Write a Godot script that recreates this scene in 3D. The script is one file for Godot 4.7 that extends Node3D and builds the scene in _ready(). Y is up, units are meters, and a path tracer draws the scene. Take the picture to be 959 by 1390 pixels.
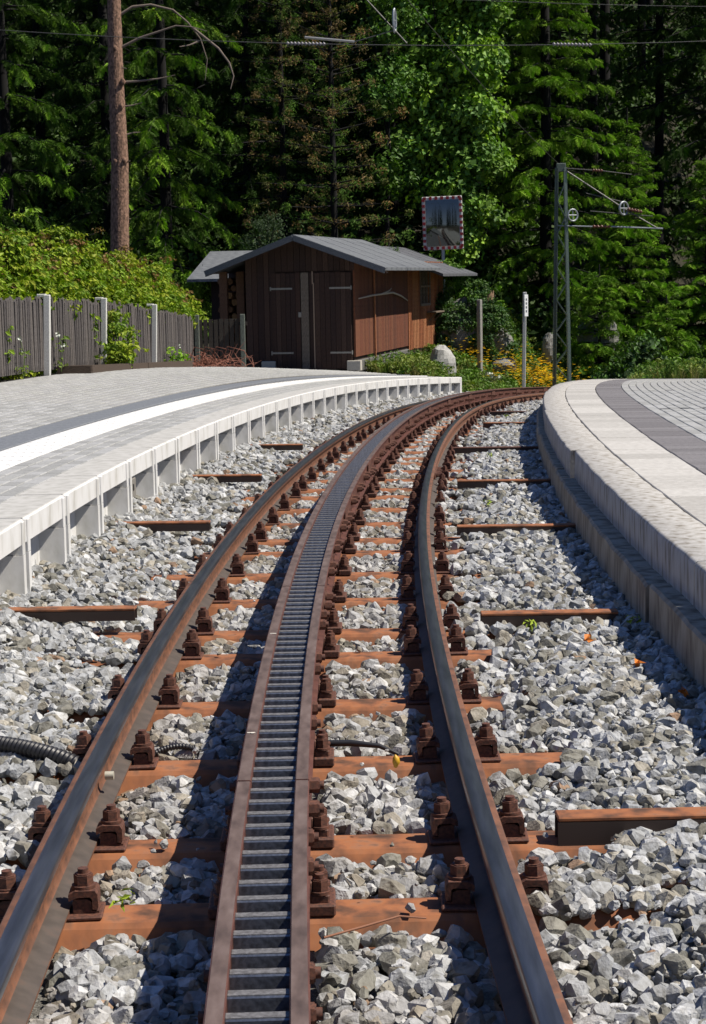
extends Node3D
# A metre-gauge rack railway curving out of a small forest station.

# ------------------------------------------------------------------ track curve
const DS := 0.1
const S_FROM := -16.0
const S_TO := 70.0
const GRADE := -0.001616
var tx := PackedFloat32Array()
var tz := PackedFloat32Array()
var ta := PackedFloat32Array()
var taken := {}
var rng := RandomNumberGenerator.new()
var mats := {}

func build_curve():
	var ks := [0.0, 8.0, 14.0, 20.0, 26.0, 36.0]
	var kv := [0.01128, 0.00859, 0.00519, 0.00701, 0.01064, 0.01461]
	var n := int(round((S_TO - S_FROM) / DS)) + 1
	var i0 := int(round(-S_FROM / DS))
	tx.resize(n); tz.resize(n); ta.resize(n)
	tx[i0] = -0.1431; tz[i0] = 2.0; ta[i0] = -0.0414
	for i in range(i0 - 1, -1, -1):
		ta[i] = ta[i + 1]
		tx[i] = tx[i + 1] - sin(ta[i]) * DS
		tz[i] = tz[i + 1] - cos(ta[i]) * DS
	for i in range(i0 + 1, n):
		var s := S_FROM + (i - 0.5) * DS
		var k: float = kv[5] if s < 52.0 else 0.0
		for j in 5:
			if s < ks[j + 1]:
				k = lerpf(kv[j], kv[j + 1], (s - ks[j]) / (ks[j + 1] - ks[j]))
				break
		ta[i] = ta[i - 1] + k * DS
		var a := (ta[i] + ta[i - 1]) * 0.5
		tx[i] = tx[i - 1] + sin(a) * DS
		tz[i] = tz[i - 1] + cos(a) * DS

func prof(s: float) -> float:
	if s < 0.0: return 0.0
	if s < 46.0: return GRADE * s * s * 0.5
	return GRADE * 1058.0 + GRADE * 46.0 * (s - 46.0) * 0.5

func ang(s: float) -> float:
	var f := clampf((s - S_FROM) / DS, 0.0, ta.size() - 1.001)
	var i := int(f)
	return lerpf(ta[i], ta[i + 1], f - i)

# a point beside the track: s metres along it, d metres to its right, y above the rail heads
func at(s: float, d: float, y: float) -> Vector3:
	var f := clampf((s - S_FROM) / DS, 0.0, ta.size() - 1.001)
	var i := int(f)
	var w := f - i
	var a := lerpf(ta[i], ta[i + 1], w)
	return Vector3(lerpf(tx[i], tx[i + 1], w) + d * cos(a), y + prof(s), -(lerpf(tz[i], tz[i + 1], w) - d * sin(a)))

func along(s: float) -> Basis:      # x to the right of the track, -z along it
	var a := ang(s)
	return Basis(Vector3(cos(a), 0, sin(a)), Vector3.UP, Vector3(-sin(a), 0, cos(a)))

func sd(x: float, zf: float) -> Vector2:   # nearest track position of a point (zf is forward)
	var s := zf - 2.0
	for k in 5:
		s = clampf(s, S_FROM, S_TO - 0.2)
		var c := at(s, 0, 0)
		var a := ang(s)
		s += (x - c.x) * sin(a) + (zf + c.z) * cos(a)
	s = clampf(s, S_FROM, S_TO - 0.2)
	var c2 := at(s, 0, 0)
	var a2 := ang(s)
	return Vector2(s, (x - c2.x) * cos(a2) - (zf + c2.z) * sin(a2))

func y_left(s: float, d: float) -> float:      # the paved surface left of the track
	var flat := 0.6 * smoothstep(0.0, 3.0, -d - 1.3) * (1.0 - 0.75 * smoothstep(20.0, 36.0, s))
	return 0.3 + prof(s) * (1.0 - flat)

func y_right(s: float, _d: float) -> float:
	return 0.25 + prof(s)

func ground_y(x: float, zf: float) -> float:
	var q := sd(x, zf)
	var s := q.x
	var d := q.y
	var p := prof(s)
	var bed := p - 0.34
	var side := 0.0
	if d < 0.0:
		side = y_left(minf(s, 37.0), d) - 0.06
		if s > 34.3:
			var f := smoothstep(34.3, 39.0, s) * smoothstep(-7.0, -2.0, d)
			side = lerpf(side, p - 0.1 + 0.38 * clampf(-d - 2.2, 0.0, 4.0), f)
	else:
		side = p + 0.19
	var w := smoothstep(1.62, 1.75, absf(d)) if s < 34.4 else smoothstep(1.5, 2.4, absf(d))
	var y := lerpf(bed, side, w)
	y += w * 0.4 * maxf(0.0, zf - 48.0 - 0.2 * maxf(0.0, x - 3.0)) * smoothstep(3.0, 7.0, absf(d))
	return y

# ------------------------------------------------------------------ mesh builder
class Shape:
	var v := PackedVector3Array()
	var n := PackedVector3Array()
	var c := PackedColorArray()
	var tint := Color(1, 1, 1)
	var tinted := false
	func tri(a: Vector3, b: Vector3, e: Vector3):          # counter-clockwise seen from outside
		var m := (b - a).cross(e - a).normalized()
		v.append(a); v.append(e); v.append(b)
		n.append(m); n.append(m); n.append(m)
		if tinted:
			c.append(tint); c.append(tint); c.append(tint)
	func trin(a: Vector3, b: Vector3, e: Vector3, na: Vector3, nb: Vector3, ne: Vector3):
		v.append(a); v.append(e); v.append(b)
		n.append(na); n.append(ne); n.append(nb)
		if tinted:
			c.append(tint); c.append(tint); c.append(tint)
	func quad(a: Vector3, b: Vector3, e: Vector3, f: Vector3):
		tri(a, b, e); tri(a, e, f)
	func quadn(a: Vector3, b: Vector3, e: Vector3, f: Vector3, na: Vector3, nb: Vector3, ne: Vector3, nf: Vector3):
		trin(a, b, e, na, nb, ne); trin(a, e, f, na, ne, nf)
	func box(center: Vector3, size: Vector3, b := Basis.IDENTITY, bevel := 0.0):
		var h := size * 0.5
		if bevel <= 0.0:
			var p := []
			for k in 8:
				p.append(center + b * Vector3(h.x if k & 1 else -h.x, h.y if k & 2 else -h.y, h.z if k & 4 else -h.z))
			quad(p[4], p[5], p[7], p[6]); quad(p[1], p[0], p[2], p[3])
			quad(p[5], p[1], p[3], p[7]); quad(p[0], p[4], p[6], p[2])
			quad(p[6], p[7], p[3], p[2]); quad(p[0], p[1], p[5], p[4])
			return
		var r := Vector3(h.x - bevel, h.y - bevel, h.z - bevel)
		var g := func(sx, sy, sz, ax):
			var q := Vector3(sx * r.x, sy * r.y, sz * r.z)
			q[ax] = [sx, sy, sz][ax] * h[ax]
			return center + b * q
		for s in [-1, 1]:
			for ax in 3:
				var u := (ax + 1) % 3
				var w := (ax + 2) % 3
				var q := []
				for o in [[-1, -1], [1, -1], [1, 1], [-1, 1]]:
					var t := [0, 0, 0]
					t[ax] = s; t[u] = o[0]; t[w] = o[1]
					q.append(g.call(t[0], t[1], t[2], ax))
				if s > 0: quad(q[0], q[1], q[2], q[3])
				else: quad(q[3], q[2], q[1], q[0])
		for ax in 3:
			var u := (ax + 1) % 3
			var w := (ax + 2) % 3
			for su in [-1, 1]:
				for sw in [-1, 1]:
					var lo := [0, 0, 0]
					var hi := [0, 0, 0]
					lo[ax] = -1; hi[ax] = 1
					lo[u] = su; hi[u] = su; lo[w] = sw; hi[w] = sw
					var a = g.call(lo[0], lo[1], lo[2], u)
					var d = g.call(hi[0], hi[1], hi[2], u)
					var e = g.call(hi[0], hi[1], hi[2], w)
					var f = g.call(lo[0], lo[1], lo[2], w)
					if su * sw > 0: quad(a, f, e, d)
					else: quad(a, d, e, f)
		for sx in [-1, 1]:
			for sy in [-1, 1]:
				for sz in [-1, 1]:
					var a = g.call(sx, sy, sz, 0)
					var d = g.call(sx, sy, sz, 1)
					var e = g.call(sx, sy, sz, 2)
					if sx * sy * sz > 0: tri(a, d, e)
					else: tri(a, e, d)
	func tube(p: Array, r: Array, sides := 8, caps := true):       # a tapering tube through points, smooth
		var prev := []
		var pn := []
		var side := Vector3.ZERO
		for i in p.size():
			var t: Vector3 = (p[mini(i + 1, p.size() - 1)] - p[maxi(i - 1, 0)]).normalized()
			if side == Vector3.ZERO:
				side = t.cross(Vector3.UP if absf(t.y) < 0.9 else Vector3.RIGHT).normalized()
			side = (side - t * side.dot(t)).normalized()
			var o := t.cross(side)
			var slope: float = (r[mini(i + 1, p.size() - 1)] - r[maxi(i - 1, 0)]) / maxf(0.0001, p[mini(i + 1, p.size() - 1)].distance_to(p[maxi(i - 1, 0)]))
			var ring := []
			var rn := []
			for k in sides:
				var a := TAU * k / sides
				var m := side * cos(a) + o * sin(a)
				rn.append((m - t * slope).normalized()); ring.append(p[i] + m * r[i])
			if i > 0:
				for k in sides:
					var k2 := (k + 1) % sides
					quadn(prev[k], prev[k2], ring[k2], ring[k], pn[k], pn[k2], rn[k2], rn[k])
			if caps and i == 0:
				for k in range(1, sides - 1): tri(ring[0], ring[k + 1], ring[k])
			if caps and i == p.size() - 1:
				for k in range(1, sides - 1): tri(ring[0], ring[k], ring[k + 1])
			prev = ring; pn = rn
	func rod(a: Vector3, b: Vector3, r: float, sides := 8):
		tube([a, b], [r, r], sides)
	func bar(a: Vector3, b: Vector3, w: float, h: float):          # a square-section bar
		var t := (b - a).normalized()
		var x := t.cross(Vector3.UP if absf(t.y) < 0.95 else Vector3.RIGHT).normalized()
		box((a + b) * 0.5, Vector3(w, h, a.distance_to(b)), _frame(x, t), 0.0)
	func _frame(x: Vector3, t: Vector3) -> Basis:
		var z := -t
		return Basis(x, z.cross(x).normalized(), z)
	func prism(poly: Array, o: Vector3, ux: Vector3, uy: Vector3, depth: Vector3):    # a flat outline given depth
		var flat := PackedVector2Array(poly)
		if (ux.cross(uy)).dot(depth) > 0.0:
			o = o + depth; depth = -depth
		var area := 0.0
		for i in flat.size():
			area += flat[i].cross(flat[(i + 1) % flat.size()])
		if area < 0.0: flat.reverse()
		var idx := Geometry2D.triangulate_polygon(flat)
		var f := func(q): return o + ux * q.x + uy * q.y
		for i in range(0, idx.size(), 3):
			var a := flat[idx[i]]
			var b := flat[idx[i + 1]]
			var e := flat[idx[i + 2]]
			if (b - a).cross(e - a) < 0.0:
				var tmp := b
				b = e; e = tmp
			tri(f.call(a), f.call(b), f.call(e))
			tri(f.call(e) + depth, f.call(b) + depth, f.call(a) + depth)
		for i in flat.size():
			var a = f.call(flat[i])
			var b = f.call(flat[(i + 1) % flat.size()])
			quad(b, a, a + depth, b + depth)
	func append(o: Shape, t: Transform3D):
		for p in o.v: v.append(t * p)
		for p in o.n: n.append((t.basis * p).normalized())
		if tinted:
			for p in o.v: c.append(tint)
	func mesh(m: Material) -> ArrayMesh:
		var a := []
		a.resize(Mesh.ARRAY_MAX)
		a[Mesh.ARRAY_VERTEX] = v
		a[Mesh.ARRAY_NORMAL] = n
		if tinted: a[Mesh.ARRAY_COLOR] = c
		var r := ArrayMesh.new()
		r.add_surface_from_arrays(Mesh.PRIMITIVE_TRIANGLES, a)
		r.surface_set_material(0, m)
		return r

# an outline (d, y) swept along the track; smooth where neighbouring faces meet softly
func sweep(o: Shape, poly: Array, s0: float, s1: float, step: float, closed := true, lift = null, rough := 0.0):
	var wob := FastNoiseLite.new()
	wob.frequency = 2.3
	wob.fractal_octaves = 4
	var m := poly.size()
	var segs := m if closed else m - 1
	var fn := []
	for i in segs:
		var e: Vector2 = poly[(i + 1) % m] - poly[i]
		fn.append(Vector2(e.y, -e.x).normalized())
	var na := []
	var nb := []
	for i in segs:
		var a: Vector2 = fn[i]
		var b: Vector2 = fn[i]
		var before: int = (i - 1 + segs) % segs if closed else i - 1
		var after: int = (i + 1) % segs if closed else (i + 1 if i + 1 < segs else -1)
		if before >= 0 and fn[before].dot(fn[i]) > 0.72: a = (fn[before] + fn[i]).normalized()
		if after >= 0 and fn[after].dot(fn[i]) > 0.72: b = (fn[after] + fn[i]).normalized()
		na.append(a); nb.append(b)
	var count := maxi(1, int(ceil((s1 - s0) / step)))
	var last := []
	var lb := Basis.IDENTITY
	for k in count + 1:
		var s := s0 + (s1 - s0) * k / count
		var b := along(s)
		var ring := []
		for q in poly:
			var y: float = q.y if lift == null else q.y + lift.call(s, q.x)
			var pt := at(s, q.x, y)
			if rough > 0.0: pt += (b.x * wob.get_noise_3dv(pt) + b.y * wob.get_noise_3dv(pt + Vector3(9, 4, 2)) * 0.6) * rough
			ring.append(pt)
		if k > 0:
			for i in segs:
				var j := (i + 1) % m
				o.quadn(ring[i], ring[j], last[j], last[i],
					b.x * na[i].x + b.y * na[i].y, b.x * nb[i].x + b.y * nb[i].y, lb.x * nb[i].x + lb.y * nb[i].y, lb.x * na[i].x + lb.y * na[i].y)
		if closed and (k == 0 or k == count):
			var idx := Geometry2D.triangulate_polygon(PackedVector2Array(poly))
			for i in range(0, idx.size(), 3):
				var a: Vector3 = ring[idx[i]]
				var c: Vector3 = ring[idx[i + 1]]
				var d: Vector3 = ring[idx[i + 2]]
				var want := b.z if k == 0 else -b.z
				if (c - a).cross(d - a).dot(want) > 0.0: o.tri(a, c, d)
				else: o.tri(a, d, c)
		last = ring; lb = b

# ------------------------------------------------------------------ nodes
func numbered(called: String) -> String:
	if not taken.has(called):
		taken[called] = 0
		return called
	taken[called] += 1
	return "%s_%03d" % [called, taken[called]]

func tag(o: Node, label: String, category: String, group := "", kind := ""):
	if label: o.set_meta("label", label)
	if category: o.set_meta("category", category)
	if group: o.set_meta("group", group)
	if kind: o.set_meta("kind", kind)
	return o

func thing(called: String, where: Vector3, label: String, category: String, group := "", turn := 0.0) -> Node3D:
	var o := Node3D.new()
	o.name = numbered(called)
	add_child(o)
	o.position = where
	o.rotation.y = turn
	tag(o, label, category, group)
	return o

var part_count := {}
func part_name(parent: Node, called: String) -> String:
	var key := "%d %s" % [parent.get_instance_id(), called]
	if not part_count.has(key):
		part_count[key] = 0
		return called
	part_count[key] += 1
	return "%s_%03d" % [called, part_count[key]]

func put(called: String, mesh: Mesh, parent: Node = self, t := Transform3D.IDENTITY) -> MeshInstance3D:
	var o := MeshInstance3D.new()
	o.name = numbered(called) if parent == self else part_name(parent, called)
	o.mesh = mesh
	o.transform = t
	parent.add_child(o, true)
	return o

func make(called: String, s: Shape, m: Material, parent: Node = self) -> MeshInstance3D:
	return put(called, s.mesh(m), parent)

func scatter(called: String, mesh: Mesh, ts: Array, cols: Array, parent: Node) -> MultiMeshInstance3D:
	var mm := MultiMesh.new()
	mm.transform_format = MultiMesh.TRANSFORM_3D
	mm.use_colors = cols.size() > 0
	mm.mesh = mesh
	mm.instance_count = ts.size()
	for i in ts.size():
		mm.set_instance_transform(i, ts[i])
		if cols.size() > 0: mm.set_instance_color(i, cols[i])
	var o := MultiMeshInstance3D.new()
	o.name = part_name(parent, called) if parent != self else numbered(called)
	o.multimesh = mm
	parent.add_child(o, true)
	return o

func copy(o: Node3D, label: String, where: Transform3D) -> Node3D:
	var c: Node3D = o.duplicate()
	c.name = numbered(String(o.get_meta("base_name", o.name)))
	add_child(c)
	c.transform = where
	c.set_meta("label", label)
	return c

# ------------------------------------------------------------------ materials
func noise_tex(seed_: int, freq: float, stops: Array, octaves := 4, kind := FastNoiseLite.TYPE_SIMPLEX_SMOOTH, size := 512) -> NoiseTexture2D:
	var f := FastNoiseLite.new()
	f.seed = seed_
	f.noise_type = kind
	f.frequency = freq
	f.fractal_octaves = octaves
	var g := Gradient.new()
	var offs := PackedFloat32Array()
	var cols := PackedColorArray()
	for s in stops:
		offs.append(s[0]); cols.append(s[1])
	g.offsets = offs
	g.colors = cols
	var t := NoiseTexture2D.new()
	t.width = size; t.height = size
	t.seamless = true
	t.noise = f
	t.color_ramp = g
	t.generate_mipmaps = false
	return t

var bumps := {}
func bump_tex(seed_: int, freq: float, strength: float, octaves := 4, kind := FastNoiseLite.TYPE_SIMPLEX_SMOOTH) -> NoiseTexture2D:
	var key := "%.3f %.1f" % [freq, strength]
	if bumps.has(key): return bumps[key]
	var f := FastNoiseLite.new()
	f.seed = seed_
	f.noise_type = kind
	f.frequency = freq
	f.fractal_octaves = octaves
	var t := NoiseTexture2D.new()
	t.width = 512; t.height = 512
	t.seamless = true
	t.noise = f
	t.as_normal_map = true
	bumps[key] = t
	t.bump_strength = strength
	t.generate_mipmaps = false
	return t

func rgb(r: int, g: int, b: int) -> Color:
	return Color8(r, g, b)

# a surface whose colour wanders between a few tones; scale is repeats per metre
func surface(key: String, stops: Array, freq: float, scale: Vector3, rough: float, bump := 0.0, metal := 0.0, tinted := false, own := false, bump_freq := 0.0) -> StandardMaterial3D:
	if mats.has(key): return mats[key]
	var m := StandardMaterial3D.new()
	m.albedo_texture = noise_tex(key.hash() % 9999, freq, stops, 5)
	m.uv1_triplanar = true
	m.uv1_world_triplanar = not own
	m.uv1_scale = scale
	m.roughness = rough
	m.metallic = metal
	if bump > 0.0:
		m.normal_enabled = true
		m.normal_texture = bump_tex(key.hash() % 7777, bump_freq if bump_freq > 0.0 else freq * 2.0, bump, 4)
		m.normal_scale = 1.0
	if tinted: m.vertex_color_use_as_albedo = true
	m.cull_mode = BaseMaterial3D.CULL_DISABLED
	mats[key] = m
	return m

func plain(key: String, c: Color, rough: float, metal := 0.0, tinted := false) -> StandardMaterial3D:
	if mats.has(key): return mats[key]
	var m := StandardMaterial3D.new()
	m.albedo_color = c
	m.roughness = rough
	m.metallic = metal
	m.cull_mode = BaseMaterial3D.CULL_DISABLED
	if tinted: m.vertex_color_use_as_albedo = true
	mats[key] = m
	return m

func leaf_mat(key: String, back: Color, rough := 0.6) -> StandardMaterial3D:
	if mats.has(key): return mats[key]
	var m := plain(key, Color(1, 1, 1), rough, 0.0, true)
	m.backlight_enabled = true
	m.backlight = back
	m.metallic_specular = 0.35
	return m

const LETTERS := ["first", "second", "third", "fourth", "fifth", "sixth", "seventh", "eighth", "ninth", "tenth", "eleventh", "twelfth", "thirteenth", "fourteenth", "fifteenth", "sixteenth", "seventeenth", "eighteenth", "nineteenth"]
func ordinal(i: int) -> String:
	if i < 19: return LETTERS[i]
	var tens := {1: "twent", 2: "thirt", 3: "fort", 4: "fift", 5: "sixt"}
	var n := i + 1
	if n % 10 == 0: return tens[n / 10 - 1] + "ieth"
	return tens[n / 10 - 1] + "y-" + LETTERS[n % 10 - 1]

# ------------------------------------------------------------------ scene
func _ready():
	rng.seed = 20110724
	build_curve()
	setup_view()
	build_ground()
	build_left_platform()
	build_right_platform()
	build_track()
	build_ballast()
	build_shed()
	build_fences()
	build_hedge()
	build_wayside()
	build_bank()
	build_forest()
	build_small_things()

func setup_view():
	var cam := Camera3D.new()
	cam.name = "camera"
	add_child(cam)
	cam.position = Vector3(0, 1.3247, 0)
	cam.basis = Basis(Vector3.RIGHT, -0.12625) * Basis(Vector3.BACK, -0.01914)
	cam.fov = rad_to_deg(2.0 * atan(695.0 / 2500.0))
	cam.near = 0.1
	cam.far = 1000.0
	cam.current = true
	var lens := CameraAttributesPhysical.new()
	lens.frustum_focal_length = 24.0 / (2.0 * (695.0 / 2500.0))
	lens.frustum_focus_distance = 6.5
	lens.exposure_aperture = 18.0
	cam.attributes = lens
	cam.fov = rad_to_deg(2.0 * atan(695.0 / 2500.0))

	var e := Environment.new()
	e.background_mode = Environment.BG_SKY
	var sm := ProceduralSkyMaterial.new()
	sm.sky_top_color = Color(0.3, 0.43, 0.66)
	sm.sky_horizon_color = Color(0.72, 0.78, 0.86)
	sm.sky_curve = 0.12
	sm.ground_bottom_color = Color(0.2, 0.22, 0.18)
	sm.ground_horizon_color = Color(0.45, 0.52, 0.5)
	sm.sky_energy_multiplier = 1.0
	sm.sun_angle_max = 12.0
	var sky := Sky.new()
	sky.sky_material = sm
	e.sky = sky
	e.tonemap_mode = Environment.TONE_MAPPER_LINEAR
	e.tonemap_exposure = 1.35
	e.background_energy_multiplier = 0.62
	e.sdfgi_enabled = true
	e.ssao_enabled = true
	e.ssil_enabled = true
	var we := WorldEnvironment.new()
	we.name = "environment"
	we.environment = e
	add_child(we)

	var sun := DirectionalLight3D.new()
	sun.name = "sun"
	sun.light_energy = 1.6
	sun.light_color = Color(1.0, 0.965, 0.91)
	sun.light_angular_distance = 0.5
	sun.shadow_enabled = true
	add_child(sun)
	var el := deg_to_rad(53.2)
	var to_sun := Vector3(0.991 * cos(el), sin(el), 0.134 * cos(el))
	sun.position = to_sun * 60.0
	sun.basis = Basis.looking_at(-to_sun, Vector3.UP)

# ------------------------------------------------------------------ ground and platforms
func steps(list: Array) -> Array:      # [from, step, to, step, to ...]
	var r := []
	var v: float = list[0]
	for i in range(1, list.size(), 2):
		while v < list[i + 1] - 0.001:
			r.append(v); v += list[i]
		v = list[i + 1]
	r.append(v)
	return r

func build_ground():
	var xs := steps([-400.0, 60.0, -100.0, 12.0, -40.0, 4.0, -20.0, 1.0, -8.0, 0.5, 16.0, 1.0, 24.0, 4.0, 40.0, 12.0, 100.0, 60.0, 400.0])
	var zs := steps([-400.0, 60.0, -100.0, 12.0, -40.0, 4.0, -12.0, 1.0, 0.0, 0.5, 58.0, 1.0, 74.0, 4.0, 110.0, 15.0, 200.0, 50.0, 400.0])
	var rows := []
	for zf in zs:
		var row := []
		for x in xs:
			var y := ground_y(x, minf(zf, 130.0))
			if absf(x) > 30.0 or zf < -20.0: y = lerpf(y, y + 0.02 * minf(absf(x), 100.0), 0.5)
			row.append(Vector3(x, y, -zf))
		rows.append(row)
	var o := Shape.new()
	for j in rows.size() - 1:
		for i in xs.size() - 1:
			o.quad(rows[j][i], rows[j][i + 1], rows[j + 1][i + 1], rows[j + 1][i])
	var m := surface("ground", [[0.0, rgb(30, 26, 19)], [0.45, rgb(42, 38, 25)], [0.7, rgb(44, 46, 25)], [1.0, rgb(56, 50, 36)]], 0.02, Vector3(0.35, 0.35, 0.35), 0.95, 3.0)
	tag(make("ground", o, m), "", "", "", "structure")

func frame(s: float, len_: float, d: float, yf: Callable) -> Transform3D:   # at s, -z running along the track and along the slope
	var a := at(s, d, yf.call(s, d) - prof(s))
	var b := at(s + len_, d, yf.call(s + len_, d) - prof(s + len_))
	var z := (a - b).normalized()
	var x := Vector3.UP.cross(z).normalized()
	return Transform3D(Basis(x, z.cross(x), z), a)

func in_view(p: Vector3) -> bool:
	var zf := -p.z
	if zf < 3.0: return false
	var u := 479.5 + 2500.0 * p.x / zf
	var v := 378.0 + 2500.0 * (1.3247 - p.y) / zf
	return u > -20.0 and u < 979.0 and v < 1395.0

func lay(called: String, parent: Node, spots: Array, mesh: Mesh, variants: Array, limit: int):
	# the largest in the picture as pieces of their own, the rest as one
	spots.sort_custom(func(a, b): return a[1] < b[1])
	var ts := []
	var n := 0
	for q in spots:
		if n < limit and q[1] < 1.0e6:
			put(called, variants[rng.randi() % variants.size()], parent, q[0])
			n += 1
		else:
			ts.append(q[0])
	if ts.size() > 0:
		var cols := []
		for t in ts:
			var w := rng.randf_range(0.86, 1.04)
			cols.append(Color(w, w * rng.randf_range(0.985, 1.0), w * rng.randf_range(0.96, 1.0)))
		tag(scatter(called, mesh, ts, cols, parent), "", "", "", "stuff")

func fence_x(zf: float) -> float:
	return -3.98 + 0.105 * (zf - 24.0)

func build_left_platform():
	var top := Node3D.new()
	top.name = "left_platform"
	add_child(top)
	tag(top, "", "", "", "structure")
	var white := surface("edge_concrete", [[0.0, rgb(172, 170, 164)], [0.3, rgb(194, 194, 191)], [0.5, rgb(204, 204, 203)], [1.0, rgb(212, 213, 213)]], 0.008, Vector3(1.5, 0.7, 1.5), 0.85, 0.6)
	# precast edge elements, one metre each
	var e := Shape.new()
	e.box(Vector3(-0.127, -0.059, -0.497), Vector3(0.246, 0.118, 0.984), Basis.IDENTITY, 0.007)
	e.box(Vector3(-0.165, -0.35, -0.497), Vector3(0.088, 0.46, 0.988))
	var cop := Shape.new()
	cop.box(Vector3(-0.13, -0.001, -0.497), Vector3(0.232, 0.008, 0.978), Basis.IDENTITY, 0.003)
	var cm := cop.mesh(surface("coping", [[0.0, rgb(150, 149, 144)], [0.5, rgb(172, 171, 167)], [1.0, rgb(184, 183, 180)]], 0.012, Vector3(1.5, 1.5, 1.5), 0.9, 0.5))
	for z in [-0.052, -0.942]:
		e.prism([Vector2(0.003, z - 0.024), Vector2(0.005, z - 0.02), Vector2(0.005, z + 0.02), Vector2(0.003, z + 0.024), Vector2(-0.14, z + 0.05), Vector2(-0.14, z - 0.05)], Vector3(0, -0.56, 0), Vector3.RIGHT, Vector3.BACK, Vector3(0, 0.4, 0))
		e.box(Vector3(-0.0775, -0.083, z), Vector3(0.165, 0.156, 0.046), Basis.IDENTITY, 0.005)
	var em := e.mesh(white)
	for k in range(-6, 34):
		put("coping", cm, put("edge_element", em, top, frame(0.3 + k, 1.0, -1.3, y_left)))
	var endw := Shape.new()
	endw.box(Vector3(-1.2, -0.3, -0.06), Vector3(2.4, 0.6, 0.1), Basis.IDENTITY, 0.01)
	put("end_wall", endw.mesh(white), top, frame(34.31, 1.0, -1.31, y_left))
	# the sand bed under the paving
	var bed := Shape.new()
	var poly := []
	for k in 22: poly.append(Vector2(-1.5 - k * 0.45, 0.0))
	sweep(bed, poly, -6.0, 34.25, 0.5, false, func(s, d): return y_left(s, d) - prof(s) - 0.014)
	make("sand_bed", bed, surface("sand", [[0.0, rgb(58, 55, 50)], [1.0, rgb(94, 90, 83)]], 0.03, Vector3(2, 2, 2), 0.95), top)
	# the tactile and dark bands
	var wt := surface("white_tile", [[0.0, rgb(200, 200, 198)], [1.0, rgb(222, 222, 221)]], 0.02, Vector3(2, 2, 2), 0.7, 0.0)
	var dt := surface("slate_tile", [[0.0, rgb(96, 100, 106)], [1.0, rgb(120, 124, 130)]], 0.02, Vector3(2, 2, 2), 0.8, 1.0)
	var ws := Shape.new()
	ws.box(Vector3(0, -0.02, -0.15), Vector3(0.346, 0.04, 0.297), Basis.IDENTITY, 0.004)
	for k in 6:
		ws.box(Vector3(-0.14 + k * 0.056, 0.0015, -0.15), Vector3(0.02, 0.004, 0.29))
	var wm := ws.mesh(wt)
	var ds := Shape.new()
	ds.box(Vector3(0, -0.02, -0.15), Vector3(0.296, 0.04, 0.297), Basis.IDENTITY, 0.004)
	var dm := ds.mesh(dt)
	for k in range(-10, 113):
		put("guidance_tile", wm, top, frame(0.3 + k * 0.3, 0.3, -2.125, y_left))
		put("dark_tile", dm, top, frame(0.3 + k * 0.3, 0.3, -2.45, y_left))
	# concrete pavers
	var vs := []
	for tone in [[rgb(138, 139, 138), rgb(162, 163, 162)], [rgb(146, 147, 147), rgb(169, 170, 170)], [rgb(130, 131, 130), rgb(153, 154, 153)]]:
		vs.append(paver_shape().mesh(surface("paver %d" % vs.size(), [[0.0, tone[0]], [1.0, tone[1]]], 0.03, Vector3(2.3, 2.3, 2.3), 0.9, 1.2)))
	var pm := paver_shape().mesh(surface("paver many", [[0.0, rgb(142, 143, 142)], [1.0, rgb(168, 169, 168)]], 0.03, Vector3(2.3, 2.3, 2.3), 0.9, 1.2, 0.0, true))
	var spots := []
	for row in 78:
		var d := -1.602 - 0.1 * row
		if row >= 4: d -= 0.65
		for k in range(-20, 180):
			var s := 0.3 + (k + 0.5 * (row % 2)) * 0.2
			if s > 34.1: continue
			var p := at(s, d, 0)
			if p.x < fence_x(-p.z) + 0.05: continue
			if row >= 4 and s < 3.0: continue
			var t := frame(s, 0.2, d, y_left)
			t.origin.y += rng.randf_range(-0.0015, 0.0015)
			spots.append([t, -p.z if in_view(t.origin) else 1.0e7])
	lay("paver", top, spots, pm, vs, 300)
	# a small steel plate with a slot fixed under the edge
	var pl := Shape.new()
	pl.box(Vector3(-0.02, -0.19, -0.2), Vector3(0.02, 0.12, 0.2), Basis.IDENTITY, 0.004)
	var o := put("cover_plate", pl.mesh(plain("plate_steel", rgb(150, 146, 138), 0.5, 0.4)), top, frame(9.3, 1.0, -1.3, y_left))
	var slot := Shape.new()
	slot.box(Vector3(-0.008, -0.185, -0.2), Vector3(0.004, 0.04, 0.03))
	make("slot", slot, plain("dark_slot", rgb(40, 38, 36), 0.8), o)

func paver_shape() -> Shape:
	var o := Shape.new()
	o.box(Vector3(0, -0.02, -0.1), Vector3(0.093, 0.04, 0.193), Basis.IDENTITY, 0.005)
	return o

const SLAB_JOINTS := [-5.64, -0.34, 4.96, 10.26, 15.57, 20.9, 26.2, 31.5, 36.6]

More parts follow.
